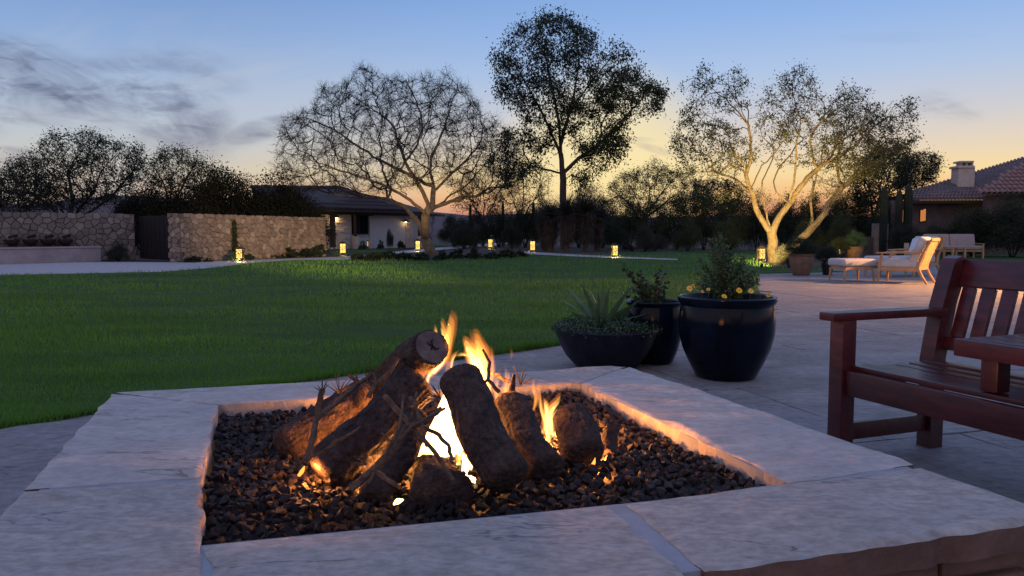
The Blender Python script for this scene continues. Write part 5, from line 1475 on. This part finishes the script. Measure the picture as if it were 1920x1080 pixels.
# simple background trees: built from an outline and a base pixel
def bgtree(px, py, Y, poly, depth, n, label, leafy, seed, rroot=.16, name='background_tree', forks=3, group='trees beyond the garden'):
    r = random.Random(seed); b = P(px, py, Y); b.z = -.02
    xs = [p[0] for p in poly]; ys = [p[1] for p in poly]; top = min(ys); mid = (min(ys) + max(ys)) / 2
    pls = [[(px, py), (px + r.uniform(-4, 4), (py * .6 + max(ys) * .4)), (px + r.uniform(-6, 6), max(ys) - 4)]]
    for i in range(forks):
        x1 = min(xs) + (max(xs) - min(xs)) * (i + .5) / forks
        pls.append([(px, (py * .5 + max(ys) * .5)), ((px + x1) / 2 + r.uniform(-6, 6), max(ys) * .7 + mid * .3), (x1, mid + r.uniform(-8, 8))])
    lf = (int(20 * leafy) + 3, .18, .12, .03, .2, .5 + .25 * leafy) if leafy else None
    return make_tree(name, label, 'tree', b, sk(Y, *pls, jit=1.5, seed=seed), [(poly, depth, int(n * 1.7), 0)], Y, .34, .010, rroot * .7, .05, seed, M['darkbark'], M['twigs'], M['leafdark'], lf, (4, .45, .010, .1), alpha=.2, group=group, wig=.2)
bgtree(150, 440, 40, [(0, 395), (-30, 350), (30, 300), (75, 275), (85, 258), (125, 250), (160, 243), (200, 262), (250, 275), (285, 295), (270, 330), (230, 370), (180, 390), (120, 395)], 3.4, 430, 'broad bare tree behind the left wall, dark against streaked clouds', .6, 31, .25, forks=5)
bgtree(40, 440, 37, [(-60, 390), (-40, 330), (20, 300), (60, 300), (110, 330), (120, 380), (60, 395)], 2.4, 200, 'sparse tree at the far left edge behind the dim wall', .25, 32, .16)
bgtree(318, 440, 46, [(270, 350), (265, 310), (300, 282), (345, 278), (385, 292), (385, 330), (340, 352)], 2.0, 150, 'small feathery tree left of the dark evergreen mound', .5, 33, .12)
bgtree(1205, 440, 60, [(1125, 385), (1140, 350), (1165, 325), (1200, 318), (1225, 300), (1262, 318), (1300, 310), (1310, 360), (1280, 390), (1180, 395)], 3.0, 260, 'round leafy tree right of the sunset glow', .8, 34, .2, forks=5)
bgtree(1715, 440, 48, [(1678, 350), (1680, 310), (1705, 292), (1735, 288), (1762, 300), (1755, 330), (1725, 352)], 1.6, 120, 'small round tree beside the ranch house roof', 1.0, 35, .12)
bgtree(1640, 440, 40, [(1590, 385), (1600, 320), (1650, 270), (1700, 275), (1715, 320), (1680, 370)], 2.0, 190, 'dark leafy tree behind the uplit tree', .8, 36, .14)
bgtree(905, 440, 55, [(850, 400), (860, 340), (890, 310), (930, 300), (960, 320), (955, 380), (910, 400)], 2.6, 150, 'thin bare tree between mesquite and eucalyptus', .15, 37, .12)
bgtree(975, 440, 62, [(930, 395), (945, 330), (975, 300), (1010, 300), (1035, 330), (1030, 385)], 2.8, 150, 'twiggy tree just left of the eucalyptus trunk', .2, 38, .12)
bgtree(1110, 440, 64, [(1075, 395), (1080, 360), (1100, 345), (1125, 350), (1140, 375), (1135, 395)], 1.6, 80, 'low scrubby tree in the sunset glow', .6, 39, .10)
bgtree(1345, 440, 50, [(1290, 390), (1300, 345), (1340, 335), (1390, 345), (1410, 385), (1380, 400)], 2.2, 140, 'dark bushy tree behind the forked tree at its left', .9, 40, .12)

# ================================================================== SHRUBS
def shrub_mesh(seed, n, size, clumps, kind='round', spiky=0.0):
    r = np.random.default_rng(seed); k = clumps; a = r.random(k) * 6.28; u = r.random(k) ** .5
    ct = np.c_[np.cos(a) * u * .46, np.sin(a) * u * .46, np.sqrt(np.clip(1 - (u * .92) ** 2, 0, 1)) * r.uniform(.25, 1.0, k)]
    ct[:, 2] = np.clip(ct[:, 2] * (.85 + .3 * r.random(k)), .04, 1.1)
    cid = r.integers(0, k, n); cs = ct[cid] + r.normal(0, 1, (n, 3)) * np.array([.06, .06, .07]); cs[:, 2] = np.abs(cs[:, 2])
    d = r.normal(0, 1, (n, 3)) + np.array([0, 0, .5 + spiky]); V, T = leafset(cs, d, size, size * .28, r)
    return fast_mesh('foliage', V, T)
stem_me = MB()
for i in range(9):
    a = i * .7; stem_me.tube([(0.02 * math.cos(a), .02 * math.sin(a), -.02), (.12 * math.cos(a), .12 * math.sin(a), .3), (.26 * math.cos(a), .26 * math.sin(a), .62)], [.012, .009, .004], 4)
sm_ = bpy.data.meshes.new('stem'); sm_.from_pydata([tuple(v) for v in stem_me.v], [], stem_me.f); sm_.update(); sm_.materials.append(M['twigs'])
var_big = [shrub_mesh(50 + i, 22000, .026, 110) for i in range(4)]
var_small = [shrub_mesh(60 + i, 1200, .16, 22, spiky=.5) for i in range(3)]
def shrub(px, py, w_px, top_y, label, Y=None, m='leafdark', small=False, name='shrub', cat='shrub', group=None, dep=1.0, v=None):
    q = G(px, py) if Y is None else P(px, 436, Y); q.z = -.02; Yq = q.y
    hgt = (HOR - top_y) / FPX * Yq + HCAM + .02; wd = w_px / FPX * Yq
    t = thing(name, label, cat, q, random.uniform(0, 6.28), group); t.scale = (wd, wd * dep, max(.1, hgt))
    vs = var_small if small else var_big; me_ = vs[(v if v is not None else random.randrange(len(vs)))]
    key = me_.name + m
    if key not in SH: c_ = me_.copy(); c_.materials.clear(); c_.materials.append(M[m]); SH[key] = c_
    o_ = bpy.data.objects.new('foliage', SH[key]); COL.objects.link(o_); o_.parent = t; o_['kind'] = 'stuff'
    if w_px > 26: o2 = bpy.data.objects.new('stem', sm_); COL.objects.link(o2); o2.parent = t
    return t
SH = {}
GB = 'dark shrubs of the hedge beyond the lawn'
hedge = [(852, 52, 62, 402), (890, 50, 60, 398), (935, 52, 70, 385), (985, 50, 64, 380), (1020, 54, 60, 376), (1085, 52, 66, 378), (1130, 50, 70, 376), (1180, 48, 74, 372), (1225, 50, 70, 378), (1270, 46, 76, 366),
         (1320, 46, 78, 360), (1370, 44, 80, 362), (1420, 44, 76, 370), (1470, 42, 78, 366), (1520, 42, 76, 362), (1570, 40, 80, 358), (1620, 40, 76, 362), (1660, 38, 60, 372)]
sides_ = ['behind the winding path', 'behind the distant lantern pair', 'left of the yucca clump', 'behind the left of the yucca clump', 'right behind the eucalyptus trunk base', 'right of the eucalyptus trunk', 'right of the yucca clump', 'above the lone lawn lantern', 'right of the lone lawn lantern',
          'left of the potted shrub top', 'behind the potted shrub', 'just right of the potted shrub top', 'left of the forked trunk', 'behind the forked trunk', 'between the forked and the leaning trunk', 'behind the leaning trunk', 'right of the leaning trunk', 'beside the pale stone pier']
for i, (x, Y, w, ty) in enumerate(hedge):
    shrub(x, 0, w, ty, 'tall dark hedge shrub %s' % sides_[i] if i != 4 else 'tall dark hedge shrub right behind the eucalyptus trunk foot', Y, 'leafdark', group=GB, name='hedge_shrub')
low = [(870, 46, 50, 425, 'under the thin bare tree'), (960, 45, 44, 420, 'behind the end of the path'), (1150, 43, 60, 414, 'behind the lone lawn lantern'), (1290, 40, 56, 415, 'left of the large pot plant'), (1360, 38, 60, 412, 'behind the large pot plant'),
       (1515, 34, 64, 412, 'behind the brown clay pot'), (1580, 33, 60, 408, 'right of the leaning trunk foot'), (1700, 33, 66, 423, 'below the left lit window'), (1755, 32.5, 66, 424, 'below the right lit window'), (1825, 31.6, 100, 388, 'behind the garden sofa'), (1900, 30.6, 120, 374, 'before the ranch house wall at the right edge'), (1210, 39, 40, 424, 'before the hedge above the lawn')]
for x, Y, w, ty, lb in low:
    shrub(x, 0, w, ty, 'lower dim shrub %s' % lb, Y, 'leafgrey' if x == 1210 else 'leafdark', group='lower shrubs along the back of the garden')
for i, (x, Y, w, ty) in enumerate([(290, 36, 150, 352), (345, 35, 180, 336), (430, 34.5, 200, 320), (505, 36, 200, 338), (560, 38, 150, 352), (395, 36, 150, 326), (245, 38, 90, 372)]):
    shrub(x, 0, w, ty, ['dark evergreen mound behind the black gate', 'large dark evergreen behind the left end of the lit wall', 'tallest dark evergreen mound behind the lit wall', 'dark evergreen mound sloping down right behind the lit wall', 'dark evergreen before the house roof end', 'spiky topped evergreen between the two tallest mounds', 'lowest evergreen mound beside the bare tree'][i], Y, 'leafblack', name='evergreen_shrub', group='evergreen mounds behind the lit wall', dep=.7)
for i, (x, y, w, ty) in enumerate([(362, 492, 34, 480), (390, 491, 16, 484), (505, 484, 34, 470), (540, 483, 40, 467), (575, 482, 34, 468), (600, 481, 30, 462), (468, 488, 18, 476)]):
    shrub(x, y, w, ty, 'low dark bush at the foot of the lit wall, ' + ['leftmost', 'second from left', 'just right of the leftmost lantern', 'at its middle', 'right of its middle', 'at its right end', 'touching the leftmost lantern'][i], None, 'leafdark', True, group='low bushes along the lit wall')
for i, (x, y, w, ty) in enumerate([(672, 489, 26, 474), (700, 490, 34, 472), (728, 488, 30, 470), (758, 489, 34, 473), (790, 490, 30, 474), (828, 489, 34, 472), (858, 488, 30, 470), (890, 487, 36, 469), (920, 487, 30, 472), (950, 485, 34, 468), (978, 483, 26, 470)]):
    shrub(x, y, w, ty, 'low bed plant before the path, ' + ['below the wall-end lantern', 'second from the left end of the bed', 'left of the small orange lantern line', 'left of the mesquite lantern', 'left foot of the mesquite', 'right foot of the mesquite', 'two right of the mesquite trunk', 'below the right orange lantern', 'below the path bend lantern', 'left of the yucca lantern', 'right end of the bed'][i], None, 'leafdark', True, group='low plants in the mesquite bed')
sheet('planting_bed', gp([(640, 489), (700, 482.5), (790, 473), (880, 465), (960, 460), (1000, 466), (985, 478), (960, 484.5), (840, 489), (700, 490)]), .006, M['dirt'])
shrub(1228, 470, 52, 440, 'spiky grey green grass mound at the far edge of the lawn', None, 'leafgrey', name='desert_spoon', cat='plant')
shrub(1178, 471, 26, 452, 'small grey plant left of the grass mound', None, 'leafgrey', small=True)
shrub(438, 491, 20, 474, 'small bright leafy plant lit by the leftmost lantern', None, 'leafpot', True)
shrub(630, 482, 16, 470, 'small plant lit green beside the wall-end lantern', None, 'leafpot', True)
shrub(222, 491, 42, 455, 'dark round bush between the trough and the black gate', None, 'leafdark')
shrub(1480, 500, 60, 462, 'tangled low shrub at the foot of the leaning trunk', None, 'leafgrey')
shrub(731, 466, 14, 430, 'narrow dark shrub against the white house wall', 46.0, 'leafdark', name='slim_shrub')
shrub(713, 466, 12, 453, 'small dark shrub left of the slim one at the white wall', 46.0, 'leafdark', True)
shrub(752, 466, 14, 452, 'small dark shrub at the right of the white wall', 46.0, 'leafdark', True)
shrub(680, 466, 16, 454, 'pale leafy plant under the house window', 45.0, 'leafpot', True)
# climbing vine on lit wall
r2 = np.random.default_rng(77); q0 = w2a.lerp(w2b, .30); dw = (w2b - w2a).normalized(); nw = Vector((dw.y, -dw.x, 0))
if nw.y > 0: nw = -nw
t = thing('climbing_vine', 'narrow dark vine climbing the warm lit stone wall', 'vine', q0 + nw * .05)
n = 1500; z = r2.random(n) * 1.4; cs = np.c_[np.array([tuple(dw * x + nw * (.02 + .08 * r2.random())) for x in r2.normal(0, .06, n) * (1.2 - z * .4)])]; cs[:, 2] = z
V, T = leafset(cs, r2.normal(size=(n, 3)), .06, .02, r2); o = link('foliage', fast_mesh('foliage', V, T), M['leafdark'], t); o['kind'] = 'stuff'
MB().tube([(0, 0, 0), (.02, 0, .5), (-.02, 0, 1.0), (.0, 0, 1.35)], [.02, .015, .01, .006], 6).build('stem', M['darkbark'], t)
# shaggy yuccas below the eucalyptus
def yucca(px, Y, wpx, topy, boty, label, seed, skirt=1.0):
    q = P(px, 436, Y); q.z = 0; r = np.random.default_rng(seed); zt_ = (HOR - topy) / FPX * Y + HCAM; w = wpx / FPX * Y / 2
    t = thing('yucca', label, 'yucca', q, 0, 'shaggy yuccas under the eucalyptus')
    MB().tube([(0, 0, 0), (.05, 0, zt_ * .4), (-.03, 0, zt_ * .8)], [.16, .13, .12], 10).build('trunk', M['darkbark'], t, smooth=True)
    n = 2400; z = zt_ * (.22 + .62 * r.random(n) ** .8); a = r.random(n) * 6.28; rad = w * (.12 + .5 * r.random(n)) * (.35 + .85 * (z / zt_) ** 1.5) * (1 + .35 * np.sin(a * 3 + seed + z * 2))
    cs = np.c_[np.cos(a) * rad, np.sin(a) * rad, z]; d = np.c_[np.cos(a) * .35, np.sin(a) * .35, np.full(n, -1.0)] + r.normal(0, .25, (n, 3)); V, T = tris(cs, d, .42, .016, r)
    o_ = link('dry_skirt', fast_mesh('dry_skirt', V, T), M['drythatch'], t); o_['kind'] = 'stuff'
    n = 900; a = r.random(n) * 6.28; e = r.uniform(-.3, 1.3, n); cs = np.c_[np.zeros(n), np.zeros(n), np.full(n, zt_ * .80) + r.normal(0, .1, n)]
    d = np.c_[np.cos(a) * np.cos(e), np.sin(a) * np.cos(e), np.sin(e)] + r.normal(0, .12, (n, 3)); V, T = tris(cs, d, w * 1.5, .02, r)
    o_ = link('head', fast_mesh('head', V, T), M['leafgrey'], t); o_['kind'] = 'stuff'
for i, a in enumerate([(1032, 40.5, 40, 392, 0, 'shaggy yucca at the left of the clump, skirt of dry leaves'), (1062, 40, 46, 384, 0, 'middle yucca of the clump right before the eucalyptus trunk'), (1098, 40.5, 50, 380, 0, 'rightmost large yucca of the clump'), (1022, 42, 30, 404, 0, 'small shaggy yucca half hidden at the far left of the clump'), (1120, 41.5, 36, 396, 0, 'small yucca behind the right of the clump')]):
    yucca(*a, seed=80 + i)
# columnar cacti before the ranch house
for i, (x, Y, ty, w) in enumerate([(1656, 34, 350, 13), (1684, 35, 356, 12), (1701, 35, 346, 14), (882, 56, 382, 5), (943, 60, 376, 5), (1000, 58, 378, 6)]):
    q = P(x, 436, Y); q.z = -.02; zt_ = (HOR - ty) / FPX * Y + HCAM; rr_ = w / 2 / FPX * Y; m_ = MB(); k0 = 0; n = 22; H_ = [0, .1, .5, .8, .93, .98, 1.0]; Rr = [.8, .9, 1, 1, .8, .5, .05]
    for h_, r_ in zip(H_, Rr):
        for j in range(n): a = 2 * PI * j / n; q_ = rr_ * r_ * (1 + (.12 if j % 2 else 0)); m_.v.append(Vector((q.x + math.cos(a) * q_, q.y + math.sin(a) * q_, q.z + zt_ * h_)))
    for a in range(len(H_) - 1):
        for j in range(n): b = a * n + j; c = a * n + (j + 1) % n; m_.f.append((b, c, c + n, b + n))
    o_ = m_.build('column_cactus', M['cactus'], None, base=True); tag(o_, ['dark column cactus left of the ranch roof', 'dark column cactus at the low end of the ranch roof', 'tallest dark column cactus against the ranch roof', 'slim far cactus right of the mesquite', 'slim far cactus between mesquite and eucalyptus', 'slim far cactus left of the eucalyptus trunk'][i], 'cactus', 'column cacti')

# ------------------------------------------------------------------ patio plants at mid distance
def clay_pot(name, label, px, py, w_px, h_px, m):
    q = G(px, py, 0); q.z = ZP; k = q.y / FPX; w = w_px * k / 2; h = h_px * k
    t = thing(name, label, 'plant pot', q)
    MB().lathe([(0, 0), (w * .62, 0), (w * .68, .02), (w * .95, h * .6), (w, h * .85), (w * .96, h * .9), (w * 1.06, h * .93), (w * 1.06, h), (w * .95, h), (w * .92, h * .9)], 32).build('pot_body', m, t, smooth=True)
    MB().lathe([(0.001, h * .93), (w * .93, h * .9)], 24).build('soil', M['potsoil'], t)
    return q + Vector((0, 0, h * .9)), k
def potplant(q, k, w_px, h_px, label, m, v=0, name='potted_plant'):
    t = thing(name, label, 'plant', q, 0); t.scale = (w_px * k, w_px * k, h_px * k)
    key = var_small[v].name + m + 'p'
    if key not in SH: c_ = var_big[v].copy(); c_.materials.clear(); c_.materials.append(M[m]); SH[key] = c_
    o_ = bpy.data.objects.new('foliage', SH[key]); COL.objects.link(o_); o_.parent = t; o_['kind'] = 'stuff'
    o2 = bpy.data.objects.new('stem', sm_); COL.objects.link(o2); o2.parent = t
q, k = clay_pot('clay_pot', 'large brown clay pot beside the leaning trunk', 1502, 517, 45, 40, M['terracotta']); potplant(q, k, 62, 34, 'arching dark plant in the large brown clay pot', 'leafdark', 0)
q, k = clay_pot('black_pot', 'small black pot between the clay pot and the ottoman', 1551, 516, 24, 28, M['blackpot']); potplant(q, k, 44, 30, 'dark low plant in the small black pot', 'leafdark', 1)
q, k = clay_pot('clay_pot', 'clay pot behind the ottoman with a leafy plant', 1602, 489, 30, 26, M['terracotta']); potplant(q, k, 40, 30, 'leafy plant in the clay pot behind the ottoman', 'leafpot', 2)
q, k = clay_pot('clay_pot', 'smaller clay pot further left behind the black pot', 1575, 489, 22, 20, M['blackpot']); potplant(q, k, 36, 24, 'green plant in the pot behind the black pot', 'leafolive', 0)
# grass strip behind the patio
sheet('back_lawn', gp([(1560, 516), (1640, 508), (1760, 496.5), (1920, 490), (2400, 486), (2400, 474), (1700, 478), (1560, 490), (1500, 511)]), .008, M['lawn'])

# ------------------------------------------------------------------ garden uplights
def uplight(px, py, aim, energy, ang_, col, label):
    q = G(px, py); q.z = 0
    t = thing('garden_spotlight', label, 'spotlight', q, 0, 'small garden spotlights')
    d = (Vector(aim) - (q + Vector((0, 0, .12)))).normalized()
    MB().tube([(0, 0, -.02), (0, 0, .09)], [.012, .012], 8).build('stake', M['bronze'], t)
    MB().tube([Vector((0, 0, .10)) - d * .05, Vector((0, 0, .10)) + d * .05], [.035, .045], 14).build('housing', M['bronze'], t, smooth=True)
    lamp('spot_light', 'SPOT', q + Vector((0, 0, .10)) + d * .07, energy, col, t, .03, aim, ang_, .7)
YL = (1.0, .66, .18)
uplight(1428, 505, P(1442, 350, Y3 + .2), 5200, 60, YL, 'small spotlight at the foot of the forked trunk')
uplight(1496, 500, P(1550, 350, Y3 + .2), 3000, 70, YL, 'small spotlight at the foot of the leaning trunk')
uplight(784, 489, P(812, 360, Y1), 850, 36, (1.0, .62, .22), 'small spotlight at the foot of the mesquite')
# flood light on the building behind the viewer that washes the far stone wall
fq = Vector((7.5, -5.0, 3.4)); wc = (w2a + w2b) / 2 + Vector((0, 0, 1.1)) + (w2b - w2a) * .12
t = thing('flood_light', 'bronze flood light on a pole behind the viewer', 'flood light', (fq.x, fq.y, 0))
MB().tube([(0, 0, 0), (0, 0, 1.7), (0, 0, 3.3)], [.05, .04, .035], 10).build('pole', M['bronze'], t, smooth=True)
MB().bbox((0, -.12, 3.4), (.3, .18, .2), .02).build('housing', M['bronze'], t)
lamp('flood', 'SPOT', fq, 46000, (1.0, .64, .26), t, .08, wc + Vector((0, 0, .5)), 14, .9)

# ------------------------------------------------------------------ far hills
def ridge(name, Y, prof, m):
    vs = []; fs = []
    pts = [P(x, y, Y) for x, y in prof]
    for p in pts: vs += [(p.x, p.y, p.z), (p.x, p.y - 60, -1), (p.x, p.y + 200, -1)]
    for i in range(len(pts) - 1):
        a = i * 3; fs += [(a, a + 1, a + 4, a + 3), (a, a + 3, a + 5, a + 2)]
    me_ = bpy.data.meshes.new(name); me_.from_pydata(vs, [], fs); me_.update(); tag(link(name, me_, m), kind='structure')
ridge('hills', 900, [(-900, 392), (-500, 380), (-200, 384), (0, 378), (60, 386), (140, 372), (230, 366), (330, 372), (420, 386), (560, 396), (700, 402), (820, 398), (880, 404), (1000, 400), (1200, 408), (1400, 404), (1700, 408), (2100, 400), (2800, 396)], M['hill'])
print('objects', len(bpy.data.objects), 'tris', sum(len(m.loops) - 2 * len(m.polygons) for m in bpy.data.meshes))
